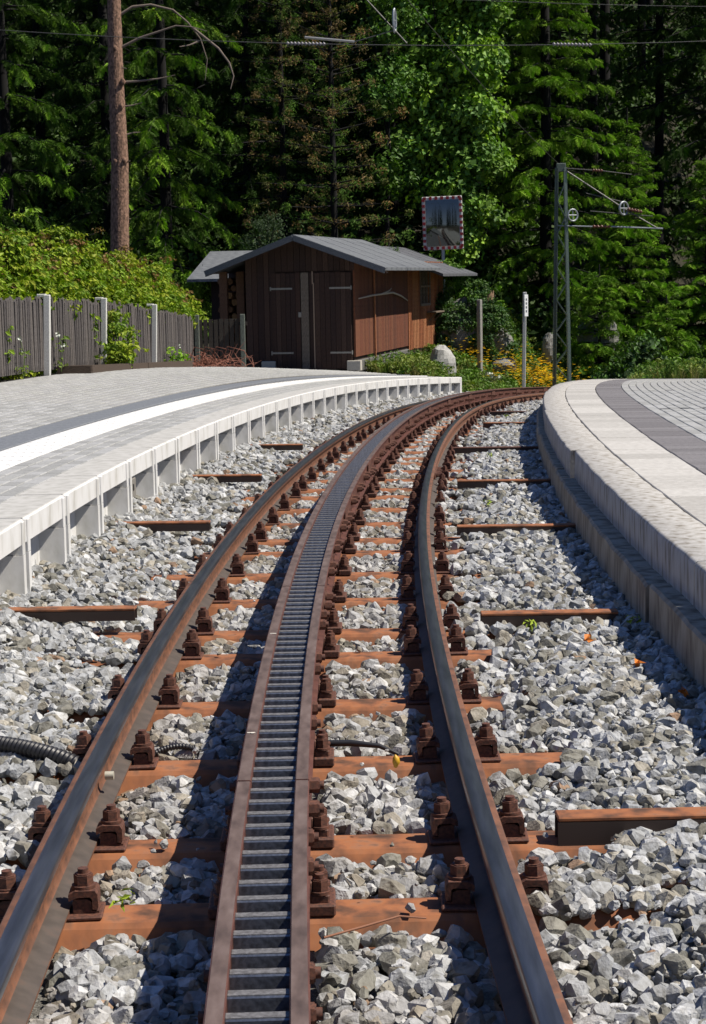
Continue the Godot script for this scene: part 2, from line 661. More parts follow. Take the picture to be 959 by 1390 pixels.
func build_right_platform():
	var top := Node3D.new()
	top.name = "right_platform"
	add_child(top)
	tag(top, "", "", "", "structure")
	var slabm := surface("old_slab", [[0.0, rgb(84, 76, 66)], [0.22, rgb(130, 124, 115)], [0.4, rgb(156, 153, 147)], [0.6, rgb(168, 166, 162)], [0.8, rgb(178, 176, 173)], [1.0, rgb(144, 137, 127)]], 0.02, Vector3(1.3, 0.3, 1.3), 0.95, 0.25, 0.0, false, false, 0.2)
	var wallm := surface("old_wall", [[0.0, rgb(90, 82, 70)], [0.35, rgb(130, 121, 107)], [0.6, rgb(150, 143, 129)], [0.8, rgb(158, 151, 138)], [1.0, rgb(118, 106, 90)]], 0.012, Vector3(1.3, 0.5, 1.3), 0.95, 0.25, 0.0, false, false, 0.15)
	var shift := [0.0, 0.03, 0.03, 0.0, 0.012, 0.03, 0.05, 0.05]
	for k in SLAB_JOINTS.size() - 1:
		var a: float = SLAB_JOINTS[k]
		var b: float = SLAB_JOINTS[k + 1] - 0.012
		var x: float = 1.482 + shift[k]
		var o := Shape.new()
		sweep(o, [Vector2(x, -0.3), Vector2(1.742, -0.3), Vector2(1.742, 0.246), Vector2(1.736, 0.25), Vector2(x + 0.016, 0.25), Vector2(x + 0.006, 0.244), Vector2(x, 0.232), Vector2(x, 0.15)], a, b, 0.12, true, null, 0.009)
		make("edge_slab", o, slabm, top)
		var w := Shape.new()
		var y := 0.075 if k != 2 else 0.068
		var x2: float = 1.415 + shift[(k + 1) % 8] * 0.5
		sweep(w, [Vector2(x2, -0.45), Vector2(1.9, -0.45), Vector2(1.9, y), Vector2(x2 + 0.012, y), Vector2(x2, y - 0.012)], a + 0.6, b + 0.6, 0.12, true, null, 0.014)
		make("foundation_wall", w, wallm, top)
	var bed := Shape.new()
	var poly := []
	for k in 20: poly.append(Vector2(10.3 - k * 0.45, 0.236))
	sweep(bed, poly, -6.0, 36.6, 0.5, false)
	make("sand_bed", bed, surface("sand", [], 0.03, Vector3.ONE, 0.9), top)
	var wms := []
	var dms := []
	for k in 3:
		var ws := Shape.new()
		ws.box(Vector3(0, -0.03, -0.19), Vector3(0.362, 0.06, 0.374), Basis.IDENTITY, 0.004)
		wms.append(ws.mesh(surface("pale_slab %d" % k, [[0.0, rgb(168 - k * 8, 165 - k * 8, 160 - k * 8)], [1.0, rgb(192 - k * 8, 190 - k * 8, 185 - k * 8)]], 0.02, Vector3(1.5, 1.5, 1.5), 0.85, 1.5)))
		var ds := Shape.new()
		ds.box(Vector3(0, -0.03, -0.125), Vector3(0.334, 0.06, 0.2475), Basis.IDENTITY, 0.006)
		dms.append(ds.mesh(surface("dark_slab %d" % k, [[0.0, rgb(92 + k * 6, 90 + k * 6, 92 + k * 6)], [1.0, rgb(116 + k * 6, 113 + k * 6, 115 + k * 6)]], 0.03, Vector3(1.5, 1.5, 1.5), 0.85, 2.0)))
	var pm := paver_shape().mesh(surface("paver many", [], 0.03, Vector3.ONE, 0.9))
	var vs := []
	for k in 3: vs.append(paver_shape().mesh(surface("paver %d" % k, [], 0.03, Vector3.ONE, 0.9)))
	var spots := []
	for j in SLAB_JOINTS.size() - 1:
		var a: float = SLAB_JOINTS[j]
		var b: float = SLAB_JOINTS[j + 1] - 0.02
		for k in 14:
			var t := frame(lerpf(a, b, k / 14.0), 0.38, 1.93, y_right)
			t.origin.y += rng.randf_range(-0.002, 0.003)
			put("pale_slab", wms[rng.randi() % 3], top, t)
		for k in 21:
			var t := frame(lerpf(a, b, k / 21.0), 0.25, 2.285, y_right)
			t.origin.y += rng.randf_range(-0.002, 0.003)
			put("dark_slab", dms[rng.randi() % 3], top, t)
		for row in 70:
			var d := 2.505 + 0.1 * row
			for k in 26:
				if row % 2 == 1 and k == 25: continue
				var s := lerpf(a, b, (k + 0.5 * (row % 2)) / 26.0)
				if row > 22 and s < 15.0: continue
				var t := frame(s, 0.2, d, y_right)
				t.origin.y += rng.randf_range(-0.002, 0.002)
				spots.append([t, -t.origin.z if in_view(t.origin) else 1.0e7])
	lay("paver", top, spots, pm, vs, 300)

# ------------------------------------------------------------------ track
func rust() -> StandardMaterial3D:
	return surface("rust", [[0.0, rgb(64, 46, 36)], [0.28, rgb(100, 66, 46)], [0.45, rgb(130, 82, 54)], [0.65, rgb(150, 94, 58)], [0.8, rgb(142, 96, 68)], [1.0, rgb(98, 72, 58)]], 0.007, Vector3(2.2, 2.2, 2.2), 0.85, 0.8)

func dark_rust() -> StandardMaterial3D:
	return surface("dark_rust", [[0.0, rgb(50, 34, 28)], [0.45, rgb(84, 54, 44)], [0.75, rgb(106, 66, 50)], [1.0, rgb(88, 66, 58)]], 0.04, Vector3(4.0, 4.0, 4.0), 0.7, 0.6)

func rail_rust() -> StandardMaterial3D:
	return surface("rail_rust", [[0.0, rgb(72, 54, 46)], [0.4, rgb(106, 74, 58)], [0.7, rgb(128, 86, 64)], [1.0, rgb(106, 88, 78)]], 0.012, Vector3(1.6, 4.0, 1.6), 0.62, 1.0, 0.2)

func hex_bolt(o: Shape, base: Vector3, axis: Vector3, r := 0.0225):
	var x := axis.cross(Vector3(0.3, 0.5, 0.8)).normalized()
	var y := axis.cross(x)
	o.rod(base, base + axis * 0.007, r * 1.25, 12)
	var p := []
	for k in 6: p.append(Vector2(cos(k * TAU / 6 + 0.3), sin(k * TAU / 6 + 0.3)) * r)
	o.prism(p, base + axis * 0.006, x, y, axis * 0.026)
	var p2 := []
	for k in 6: p2.append(Vector2(cos(k * TAU / 6 + 0.3), sin(k * TAU / 6 + 0.3)) * r * 0.86)
	o.prism(p2, base + axis * 0.031, x, y, axis * 0.004)
	o.rod(base + axis * 0.03, base + axis * 0.046, r * 0.55, 10)

func sleeper_positions() -> Array:
	var r := []
	for k in range(-6, 19):
		for o in [0.0, 0.53, 1.36, 2.18]:
			r.append(2.2 + 3.03 * k + o)
	return r

func build_track():
	# rails
	var body := []
	for q in [Vector2(-0.055, -0.134), Vector2(0.055, -0.134), Vector2(0.055, -0.126), Vector2(0.03, -0.116), Vector2(0.012, -0.108), Vector2(0.007, -0.096), Vector2(0.007, -0.052), Vector2(0.012, -0.043), Vector2(0.0305, -0.036), Vector2(0.0315, -0.010), Vector2(0.0295, -0.005), Vector2(0.025, -0.002)]:
		body.append(q)
	for k in range(11, 1, -1): body.append(Vector2(-body[k].x, body[k].y))
	var worn := [Vector2(-0.014, -0.003), Vector2(0.028, -0.0045), Vector2(0.0312, -0.022), Vector2(0.0322, -0.022), Vector2(0.0318, -0.0075), Vector2(0.0295, -0.0035), Vector2(0.024, -0.0008), Vector2(0.014, 0.0008), Vector2(0.002, 0.0007), Vector2(-0.008, -0.0002), Vector2(-0.013, -0.0012)]
	var shiny := surface("running_steel", [[0.0, rgb(112, 114, 120)], [0.5, rgb(136, 138, 144)], [1.0, rgb(160, 161, 166)]], 0.01, Vector3(6.0, 6.0, 0.5), 0.31, 0.0, 0.92)
	var lengths := [[-0.53, -15.0, 52.0, "long rusty rail with polished head on the left of the rack"],
		[0.53, -15.0, 12.455, "rail on the right of the rack, long curved length up to the first visible joint"],
		[0.53, 12.463, 23.325, "rail on the right of the rack, length between its two visible joints"],
		[0.53, 23.333, 52.0, "rail on the right of the rack, far length bending away behind the right platform"]]
	for q in lengths:
		var t := thing("rail", at(q[1], q[0], -0.134), q[3], "rail", "running rails of the track")
		t.position = Vector3.ZERO
		var o := Shape.new()
		var b := []
		for p in body: b.append(p + Vector2(q[0], 0))
		sweep(o, b, q[1], q[2], 0.25)
		make("rail_body", o, rail_rust(), t)
		var ft := Shape.new()
		var fp := []
		for p in [Vector2(-0.0555, -0.1255), Vector2(-0.054, -0.128), Vector2(0.054, -0.128), Vector2(0.0555, -0.1255), Vector2(0.03, -0.1148), Vector2(0.0165, -0.1085), Vector2(-0.0165, -0.1085), Vector2(-0.03, -0.1148)]: fp.append(p + Vector2(q[0], 0))
		sweep(ft, fp, q[1] + 0.001, q[2] - 0.001, 0.25)
		make("rail_foot", ft, surface("foot_grey", [[0.0, rgb(72, 65, 60)], [0.6, rgb(88, 80, 74)], [1.0, rgb(100, 84, 74)]], 0.02, Vector3(1.5, 1.5, 1.5), 0.6, 0.0, 0.2), t)
		var w := Shape.new()
		var c := []
		for p in worn: c.append(Vector2(p.x if q[0] < 0.0 else -p.x, p.y) + Vector2(q[0], 0))
		if q[0] > 0.0: c.reverse()
		sweep(w, c, q[1] + 0.001, q[2] - 0.001, 0.25)
		make("running_surface", w, shiny, t)
	# fishplates at the two joints of the right rail
	var jl := ["rusty bolted joint of the right rail, nearer of the two", "rusty bolted joint of the right rail, the far one near the bend"]
	for k in 2:
		var s: float = [12.459, 23.329][k]
		var t := thing("rail_joint", at(s, 0.53, -0.134), jl[k], "rail joint", "bolted joints of the right rail", -ang(s))
		for side in [-1.0, 1.0]:
			var o := Shape.new()
			o.box(Vector3(side * 0.02, 0.06, 0), Vector3(0.018, 0.056, 0.56), Basis.IDENTITY, 0.005)
			var f := make("fishplate", o, dark_rust(), t)
			for z in [-0.21, -0.08, 0.08, 0.21]:
				var bo := Shape.new()
				hex_bolt(bo, Vector3(side * 0.028, 0.06, z), Vector3(side, 0, 0), 0.018)
				make("bolt", bo, dark_rust(), f)
	build_rack()
	# sleepers: one built with all its fittings, the others copied from it
	var protos := []
	for variant in 3:
		var proto := Node3D.new()
		var o := Shape.new()
		var prof_z := [Vector2(-0.125, -0.075), Vector2(-0.118, -0.072), Vector2(-0.075, -0.012), Vector2(-0.062, -0.002), Vector2(-0.05, 0.0), Vector2(0.05, 0.0), Vector2(0.062, -0.002), Vector2(0.075, -0.012), Vector2(0.118, -0.072), Vector2(0.125, -0.075)]
		o.prism(prof_z, Vector3(-0.96, 0, 0), Vector3(0, 0, 1), Vector3(0, 1, 0), Vector3(1.92, 0, 0))
		for s in [-1.0, 1.0]:
			o.prism([Vector2(-0.11, -0.075), Vector2(0.11, -0.075), Vector2(0.06, -0.004), Vector2(-0.06, -0.004)], Vector3(s * 0.959, 0, 0), Vector3(0, 0, 1), Vector3(0, 1, 0), Vector3(s * 0.03, 0, 0))
		make("sleeper_body", o, rust(), proto)
		var cl := Shape.new()
		cl.box(Vector3(-0.002, 0.005, 0.0), Vector3(0.088, 0.01, 0.11), Basis.IDENTITY, 0.003)
		cl.prism([Vector2(-0.026, 0.008), Vector2(0.034, 0.008), Vector2(0.034, 0.016), Vector2(0.017, 0.016), Vector2(0.017, 0.038), Vector2(0.006, 0.045), Vector2(-0.026, 0.045)], Vector3(0, 0, 0.03), Vector3.RIGHT, Vector3.UP, Vector3(0, 0, -0.06))
		cl.prism([Vector2(-0.036, 0.042), Vector2(-0.014, 0.05), Vector2(0.014, 0.05), Vector2(0.019, 0.045), Vector2(0.019, 0.02), Vector2(0.031, 0.019), Vector2(0.033, 0.03), Vector2(0.032, 0.056), Vector2(0.026, 0.065), Vector2(-0.02, 0.066), Vector2(-0.036, 0.057)], Vector3(0, 0, 0.034), Vector3.RIGHT, Vector3.UP, Vector3(0, 0, -0.068))
		var clm := cl.mesh(dark_rust())
		var bo := Shape.new()
		hex_bolt(bo, Vector3(-0.002, 0.065, 0), Vector3.UP, 0.023)
		var bom := bo.mesh(dark_rust())
		for q in [[-0.53, 1.0], [-0.53, -1.0], [0.53, 1.0], [0.53, -1.0]]:
			var b := Basis.IDENTITY if q[1] > 0 else Basis(Vector3.UP, PI)
			b = Basis(Vector3.UP, rng.randf_range(-0.07, 0.07)) * Basis(Vector3.BACK, rng.randf_range(-0.02, 0.05)) * b
			var c := put("rail_clamp", clm, proto, Transform3D(b, Vector3(q[0] + q[1] * 0.09, 0.001, 0)))
			put("bolt", bom, c, Transform3D(Basis(Vector3.UP, rng.randf() * TAU), Vector3(0, rng.randf_range(-0.003, 0.003), 0)))
		var ch := Shape.new()
		ch.box(Vector3(0.117, 0.014, 0.0), Vector3(0.064, 0.028, 0.13), Basis.IDENTITY, 0.004)
		ch.box(Vector3(0.112, 0.036, 0.0), Vector3(0.046, 0.024, 0.1), Basis.IDENTITY, 0.004)
		ch.box(Vector3(0.05, 0.041, 0.0), Vector3(0.09, 0.076, 0.09), Basis.IDENTITY, 0.004)
		var chm := ch.mesh(dark_rust())
		for k in 2:
			var c := put("rack_chair", chm, proto, Transform3D(Basis(Vector3.UP, PI * k), Vector3(0, 0.001, 0)))
			for z in [-0.03, 0.03]:
				var b2 := Shape.new()
				hex_bolt(b2, Vector3(0.113, 0.047, z), Vector3.UP, 0.02)
				make("bolt", b2, dark_rust(), c)
		protos.append(proto)
	var n := 0
	for s in sleeper_positions():
		if s < 1.5 or s > 48.0: continue
		var base := Transform3D(along(s), at(s, 0, -0.146))
		base.origin.y += rng.randf_range(-0.003, 0.003)
		base.basis = base.basis * Basis(Vector3.UP, rng.randf_range(-0.008, 0.008))
		var c: Node3D = protos[rng.randi() % 3].duplicate()
		c.name = numbered("sleeper")
		add_child(c)
		c.transform = base
		var lab := "rusty steel sleeper just below the bottom edge of the picture"
		if s > 1.9:
			lab = "rusty steel sleeper with four rail clamps, %s sleeper up from the bottom edge" % ordinal(n)
			n += 1
		tag(c, lab, "sleeper", "rusty steel sleepers under the track")
	for p in protos: p.free()

func build_rack():
	var chan := surface("rack_red", [[0.0, rgb(70, 46, 40)], [0.5, rgb(98, 64, 56)], [1.0, rgb(118, 80, 68)]], 0.012, Vector3(1.2, 4.0, 1.2), 0.5, 0.8, 0.25)
	var worn := surface("rack_worn", [[0.0, rgb(92, 78, 72)], [0.5, rgb(122, 104, 96)], [1.0, rgb(144, 126, 118)]], 0.012, Vector3(3.0, 3.0, 1.0), 0.5, 0.6, 0.45)
	var steel := surface("tooth_steel", [[0.0, rgb(92, 95, 102)], [0.5, rgb(126, 131, 140)], [1.0, rgb(156, 161, 170)]], 0.03, Vector3(4.0, 4.0, 4.0), 0.38, 0.4, 0.85)
	var rung := Shape.new()
	rung.prism([Vector2(-0.023, -0.07), Vector2(0.023, -0.07), Vector2(0.0165, -0.001), Vector2(0.0145, 0.002), Vector2(-0.0145, 0.002), Vector2(-0.0165, -0.001)], Vector3(-0.0545, 0, 0), Vector3(0, 0, 1), Vector3.UP, Vector3(0.109, 0, 0))
	var rm := rung.mesh(steel)
	var rtop := Shape.new()
	rtop.box(Vector3(0, 0.0025, 0), Vector3(0.1088, 0.002, 0.024))
	var rtm := rtop.mesh(surface("rung_top", [[0.0, rgb(84, 82, 82)], [0.5, rgb(112, 111, 112)], [1.0, rgb(138, 137, 138)]], 0.03, Vector3(4, 4, 4), 0.6, 0.6, 0.3))
	var n := 0
	for k in range(-1, 16):
		var s0 := 2.462 + 3.03 * k
		var s1 := s0 + 3.022
		var lab := "ladder rack section outside the picture, behind its bottom edge"
		if k >= -1:
			lab = "reddish steel ladder rack between the rails, %s section up from the bottom edge" % ordinal(n)
			n += 1
		var t := thing("rack_section", Vector3.ZERO, lab, "rack rail", "sections of the ladder rack")
		for side in [-1.0, 1.0]:
			var o := Shape.new()
			var p := [Vector2(0.055, -0.064), Vector2(0.09, -0.064), Vector2(0.09, -0.055), Vector2(0.066, -0.05), Vector2(0.066, 0.081), Vector2(0.09, 0.086), Vector2(0.09, 0.0935), Vector2(0.088, 0.095), Vector2(0.0565, 0.095), Vector2(0.055, 0.0935)]
			var q := []
			for a in p: q.append(Vector2(a.x * side, a.y))
			if side < 0: q.reverse()
			sweep(o, q, s0, s1, 0.3)
			var c := make("channel", o, chan, t)
			var w := Shape.new()
			var x0 := 0.0572
			var x1 := 0.0872
			var z := [Vector2(x0, 0.0945), Vector2(x1, 0.0945), Vector2(x1, 0.0962), Vector2(x0, 0.0962)]
			var z2 := []
			for a in z: z2.append(Vector2(a.x * side, a.y))
			if side < 0: z2.reverse()
			sweep(w, z2, s0 + 0.002, s1 - 0.002, 0.3)
			make("worn_flange", w, worn, c)
			# a joint plate bolted to the web at the near end, and bolt pairs along it
			var j := Shape.new()
			j.box(Vector3.ZERO, Vector3(0.012, 0.11, 0.36), Basis.IDENTITY, 0.003)
			put("joint_plate", j.mesh(dark_rust()), t, Transform3D(along(s0 + 0.18), at(s0 + 0.18, side * 0.0735, 0.015)))
			for u in [0.07, 0.29, 0.95, 1.15, 1.75, 1.95, 2.6, 2.82]:
				var b := Shape.new()
				hex_bolt(b, Vector3.ZERO, Vector3(side, 0, 0), 0.021)
				var off := 0.079 if u < 0.4 else 0.066
				put("bolt", b.mesh(dark_rust()), t, Transform3D(along(s0 + u), at(s0 + u, side * off, 0.0 if u < 0.4 else 0.01)))
		if s0 < 26.0:
			for i in 30:
				var s := s0 + 0.06 + i * 0.101
				put("worn_top", rtm, put("rung", rm, t, Transform3D(along(s), at(s, 0, 0.08))))
		else:
			var all := Shape.new()
			for i in 30:
				var s := s0 + 0.06 + i * 0.101
				all.append(rung, Transform3D(along(s), at(s, 0, 0.08)))
			tag(make("rung", all, steel, t), "", "", "", "stuff")

# ------------------------------------------------------------------ ballast
func polyhedron(planes: Array) -> Shape:        # the convex body inside planes (normal, distance)
	var o := Shape.new()
	var n := planes.size()
	var corners := []
	for i in n: corners.append([])
	for i in n:
		for j in range(i + 1, n):
			for k in range(j + 1, n):
				var a: Vector3 = planes[i][0]
				var b: Vector3 = planes[j][0]
				var c: Vector3 = planes[k][0]
				var det := a.dot(b.cross(c))
				if absf(det) < 0.02: continue
				var p: Vector3 = (b.cross(c) * planes[i][1] + c.cross(a) * planes[j][1] + a.cross(b) * planes[k][1]) / det
				var ok := true
				for m in n:
					if p.dot(planes[m][0]) > planes[m][1] + 0.0005:
						ok = false; break
				if ok:
					corners[i].append(p); corners[j].append(p); corners[k].append(p)
	for i in n:
		var ps: Array = corners[i]
		if ps.size() < 3: continue
		var a: Vector3 = planes[i][0]
		var mid := Vector3.ZERO
		for p in ps: mid += p
		mid /= ps.size()
		var x := a.cross(Vector3(0.31, 0.77, 0.56)).normalized()
		var y := a.cross(x)
		ps.sort_custom(func(p, q): return atan2((p - mid).dot(y), (p - mid).dot(x)) < atan2((q - mid).dot(y), (q - mid).dot(x)))
		for k in range(1, ps.size() - 1): o.tri(ps[0], ps[k], ps[k + 1])
	return o

func stone_shape() -> Shape:
	var planes := []
	var squash := Vector3(1.0, rng.randf_range(0.38, 0.68), rng.randf_range(0.5, 0.92))
	for k in 17:
		var y := 1.0 - 2.0 * (k + 0.5) / 17.0
		var a := k * 2.39996 + rng.randf_range(-0.5, 0.5)
		var m := Vector3(sqrt(1.0 - y * y) * cos(a), y + rng.randf_range(-0.25, 0.25), sqrt(1.0 - y * y) * sin(a)).normalized()
		var d := rng.randf_range(0.74, 1.12) * (m * squash).length()
		planes.append([m, d * 0.5])
	return polyhedron(planes)

func bed_y(d: float) -> float:
	return lerpf(-0.19, -0.135, smoothstep(0.7, 1.05, absf(d))) + 0.075 * smoothstep(-0.95, -1.35, d)

func stone_colour() -> Color:
	var r := rng.randf()
	var w := rng.randf_range(0.72, 1.12)
	var c := Color(0.42, 0.435, 0.45)
	if r < 0.21: c = Color(0.24, 0.235, 0.205)
	elif r < 0.31: c = Color(0.38, 0.355, 0.3)
	elif r < 0.32: c = Color(0.36, 0.24, 0.16)
	elif r < 0.54: c = Color(0.56, 0.57, 0.575)
	return Color(c.r * w, c.g * w, c.b * w)

func build_ballast():
	var top := Node3D.new()
	top.name = "ballast"
	add_child(top)
	tag(top, "", "", "", "stuff")
	var bed := Shape.new()
	var poly := []
	for k in 25:
		var d := 1.6 - k * 0.13
		poly.append(Vector2(d, bed_y(d) - 0.022))
	sweep(bed, poly, -14.0, 55.0, 0.5, false)
	make("gravel_bed", bed, surface("gravel", [[0.0, rgb(52, 50, 46)], [0.5, rgb(92, 90, 85)], [1.0, rgb(140, 138, 132)]], 0.05, Vector3(4, 4, 4), 0.95, 6.0), top)
	var stonem := surface("stone", [[0.0, Color(0.46, 0.44, 0.4)], [0.3, Color(0.74, 0.73, 0.71)], [0.5, Color(0.92, 0.92, 0.92)], [0.7, Color(0.98, 0.98, 0.98)], [1.0, Color(1, 1, 1)]], 0.018, Vector3(3.1, 3.1, 3.1), 0.92, 4.0, 0.0, true, false, 0.06)
	var shapes := []
	for k in 16: shapes.append(stone_shape())
	var sl := sleeper_positions()
	var spots := []
	var tiers := [[0.2, 5.0, 2500.0, 0.041], [5.0, 10.0, 1700.0, 0.044], [10.0, 18.0, 950.0, 0.05], [18.0, 46.0, 420.0, 0.06]]
	var near := []
	for q in tiers:
		var count := int((q[1] - q[0]) * 3.02 * q[2])
		for k in count:
			var s := rng.randf_range(q[0], q[1])
			var d := rng.randf_range(-1.52, 1.50)
			var ad := absf(d)
			if ad < 0.12: continue
			if absf(ad - 0.53) < 0.05: continue
			var size: float = q[3] * (0.36 + 1.25 * pow(rng.randf(), 2.0))
			var y := bed_y(d) + rng.randf_range(-0.012, 0.03)
			if absf(ad - 0.53) < 0.1: y = minf(y, bed_y(d)) - 0.01
			var on := false
			for p in sl:
				if absf(s - p) < 0.105 + size * 0.3 and ad < 0.98:
					on = true; break
			if on:
				if ad < 0.72 + 0.18 * sin(s * 7.1 + 1.3 * signf(d)) or rng.randf() < 0.3:
					if ad < 0.2 or absf(ad - 0.53) < 0.17 or rng.randf() > 0.012: continue
					size *= 0.5
				y = -0.13
			if ad < 0.6 and rng.randf() < 0.1: size *= 0.6
			var b := Basis(Vector3(rng.randf_range(-1, 1), rng.randf_range(-1, 1), rng.randf_range(-1, 1)).normalized(), rng.randf() * TAU)
			if rng.randf() < 0.5: b = Basis(Vector3.UP, rng.randf() * TAU) * Basis(Vector3.RIGHT, rng.randf_range(-0.5, 0.5))
			b = b.scaled(Vector3.ONE * size * 1.25)
			var t := Transform3D(b, at(s, d, y))
			var col := stone_colour()
			var dust := 0.3 * exp(-pow((ad - 0.53) / 0.13, 2.0)) + (0.14 if ad < 0.53 else 0.0)
			col = col.lerp(Color(0.3, 0.22, 0.15), dust * rng.randf_range(0.3, 1.3))
			spots.append([t, k % shapes.size(), col])
			if s < 2.9 and in_view(t.origin): near.append([spots.size() - 1, -t.origin.z - size * 12.0])
	near.sort_custom(func(a, b): return a[1] < b[1])
	var single := {}
	for k in mini(300, near.size()): single[near[k][0]] = true
	var by := []
	for k in shapes.size(): by.append([[], []])
	var tones := []
	for k in 40:
		var c := stone_colour()
		var sh: Shape = shapes[k % shapes.size()]
		var o := Shape.new()
		o.tinted = true; o.tint = c
		o.append(sh, Transform3D.IDENTITY)
		tones.append(o.mesh(stonem))
	for i in spots.size():
		var q: Array = spots[i]
		if single.has(i):
			put("stone", tones[i % 40], top, q[0])
		else:
			by[q[1]][0].append(q[0]); by[q[1]][1].append(q[2])
	for k in shapes.size():
		tag(scatter("stones", shapes[k].mesh(stonem), by[k][0], by[k][1], top), "", "", "", "stuff")

# ------------------------------------------------------------------ the shed
func wood(key: String, dark: Color, light: Color, along_y := true) -> StandardMaterial3D:
	# a grain shared by all the timber; the tone of each board is its own
	var k := "wood " + key
	if mats.has(k): return mats[k]
	var g := surface("grain up" if along_y else "grain along", [[0.0, Color(0.5, 0.48, 0.46)], [0.35, Color(0.72, 0.71, 0.7)], [0.6, Color(0.9, 0.9, 0.9)], [1.0, Color(1, 1, 1)]], 0.03, Vector3(9.0, 0.8, 9.0) if along_y else Vector3(0.8, 9.0, 9.0), 0.85, 3.0, 0.0, false, true)
	var m: StandardMaterial3D = g.duplicate()
	m.albedo_color = dark.lerp(light, 0.72)
	m.uv1_offset = Vector3(k.hash() % 17, k.hash() % 13, k.hash() % 11) * 0.37
	mats[k] = m
	return m

func build_shed():
	var t := thing("wooden_shed", Vector3(-0.98, -0.5, -37.0), "dark brown wooden shed with double doors and grey felt roof beyond the left platform", "shed", "", -0.22)
	var browns := []
	for k in 4: browns.append(wood("door %d" % k, [rgb(46, 30, 24), rgb(52, 35, 28), rgb(40, 27, 22), rgb(56, 40, 32)][k], [rgb(80, 55, 42), rgb(90, 62, 48), rgb(74, 50, 40), rgb(98, 72, 58)][k]))
	var reds := []
	for k in 3: reds.append(wood("side %d" % k, [rgb(84, 44, 26), rgb(74, 40, 24), rgb(92, 52, 32)][k], [rgb(132, 72, 44), rgb(120, 66, 42), rgb(140, 84, 52)][k]))
	var battens := []
	for k in 3: battens.append(wood("batten %d" % k, [rgb(120, 66, 36), rgb(108, 58, 32), rgb(132, 78, 46)][k], [rgb(206, 130, 80), rgb(190, 116, 70), rgb(214, 146, 98)][k]))
	var grey := wood("grey", rgb(96, 84, 72), rgb(150, 136, 120))
	var darkb := wood("frame", rgb(38, 26, 20), rgb(70, 48, 36))
	var iron := plain("strap_iron", rgb(150, 146, 138), 0.55, 0.5)
	# carcass
	var c := Shape.new()
	c.prism([Vector2(-1.08, 0.05), Vector2(1.08, 0.05), Vector2(1.08, 2.16), Vector2(0, 2.56), Vector2(-1.08, 2.16)], Vector3(0, 0, -0.05), Vector3.RIGHT, Vector3.UP, Vector3(0, 0, -10.3))
	make("wall", c, darkb, t)
	# front boards and gable
	var slope := 0.3676
	var x := -1.12
	var i := 0
	while x < 1.1:
		var w := rng.randf_range(0.1, 0.135)
		w = minf(w, 1.12 - x)
		var door := x > -0.62 and x < 1.06
		var y0 := 1.98 if door else 0.02
		var top := 2.62 - slope * maxf(absf(x), absf(x + w))
		var o := Shape.new()
		o.prism([Vector2(0.004, y0), Vector2(w - 0.004, y0), Vector2(w - 0.004, 2.62 - slope * absf(x + w)), Vector2(0.004, 2.62 - slope * absf(x))], Vector3(x, 0, -0.045), Vector3.RIGHT, Vector3.UP, Vector3(0, 0, rng.randf_range(0.036, 0.042)))
		make("plank", o, browns[rng.randi() % 4], t)
		x += w; i += 1
	for leaf in 2:
		var a: float = [-0.6, 0.19][leaf]
		var b: float = [0.02, 1.06][leaf]
		var d := MeshInstance3D.new()
		var base := Shape.new()
		base.box(Vector3((a + b) * 0.5, 0.99, -0.03), Vector3(b - a - 0.02, 1.9, 0.03))
		d.mesh = base.mesh(darkb)
		d.name = part_name(t, "door")
		t.add_child(d, true)
		var n := 6 if leaf == 0 else 8
		for k in n:
			var o := Shape.new()
			var w := (b - a - 0.02) / n
			o.box(Vector3(a + 0.01 + (k + 0.5) * w, 0.99 + rng.randf_range(-0.01, 0.01), -0.002), Vector3(w - 0.007, 1.92, 0.026))
			make("plank", o, browns[rng.randi() % 4], d)
		for y in [0.36, 1.64]:
			var o := Shape.new()
			var hx := a if leaf == 0 else b
			var dir := 1.0 if leaf == 0 else -1.0
			o.box(Vector3(hx + dir * 0.22, y, 0.017), Vector3(0.46, 0.035, 0.008))
			o.rod(Vector3(hx + dir * 0.005, y - 0.04, 0.018), Vector3(hx + dir * 0.005, y + 0.04, 0.018), 0.014, 8)
			make("hinge", o, iron, d)
	var cb := Shape.new()
	cb.box(Vector3(0.104, 0.99, 0.0), Vector3(0.155, 1.93, 0.03))
	make("middle_board", cb, grey, t)
	var lk := Shape.new()
	lk.box(Vector3(0.0, 1.12, 0.024), Vector3(0.06, 0.1, 0.02), Basis.IDENTITY, 0.004)
	make("latch", lk, iron, t)
	var pale := plain("pale_stripe", rgb(150, 128, 108), 0.8)
	for q in [[0.29, 0.9, 1.7], [0.27, 1.85, 0.25]]:
		var o := Shape.new()
		o.box(Vector3(q[0], q[1], 0.02), Vector3(0.022, q[2], 0.014))
		make("batten", o, pale, t)
	for q in [-0.66, 1.1]:
		var o := Shape.new()
		o.box(Vector3(q, 0.1, 0.03), Vector3(0.28, 0.2, 0.14), Basis.IDENTITY, 0.01)
		make("plinth_block", o, surface("plinth", [[0.0, rgb(150, 144, 132)], [1.0, rgb(190, 186, 176)]], 0.03, Vector3(3, 3, 3), 0.9, 2.0), t)
	# right-hand wall: smooth boards, then battens with a window
	var z := -0.02
	while z > -5.55:
		var w := 0.14
		var o := Shape.new()
		var f := 1.0 if z < -1.6 and z > -4.2 else 0.0
		o.box(Vector3(1.105, 1.2, z - w * 0.5), Vector3(0.035 + 0.004 * rng.randf() + f * 0.01, 1.86, w - 0.006))
		make("plank", o, reds[rng.randi() % 3], t)
		z -= w
	z = -5.62
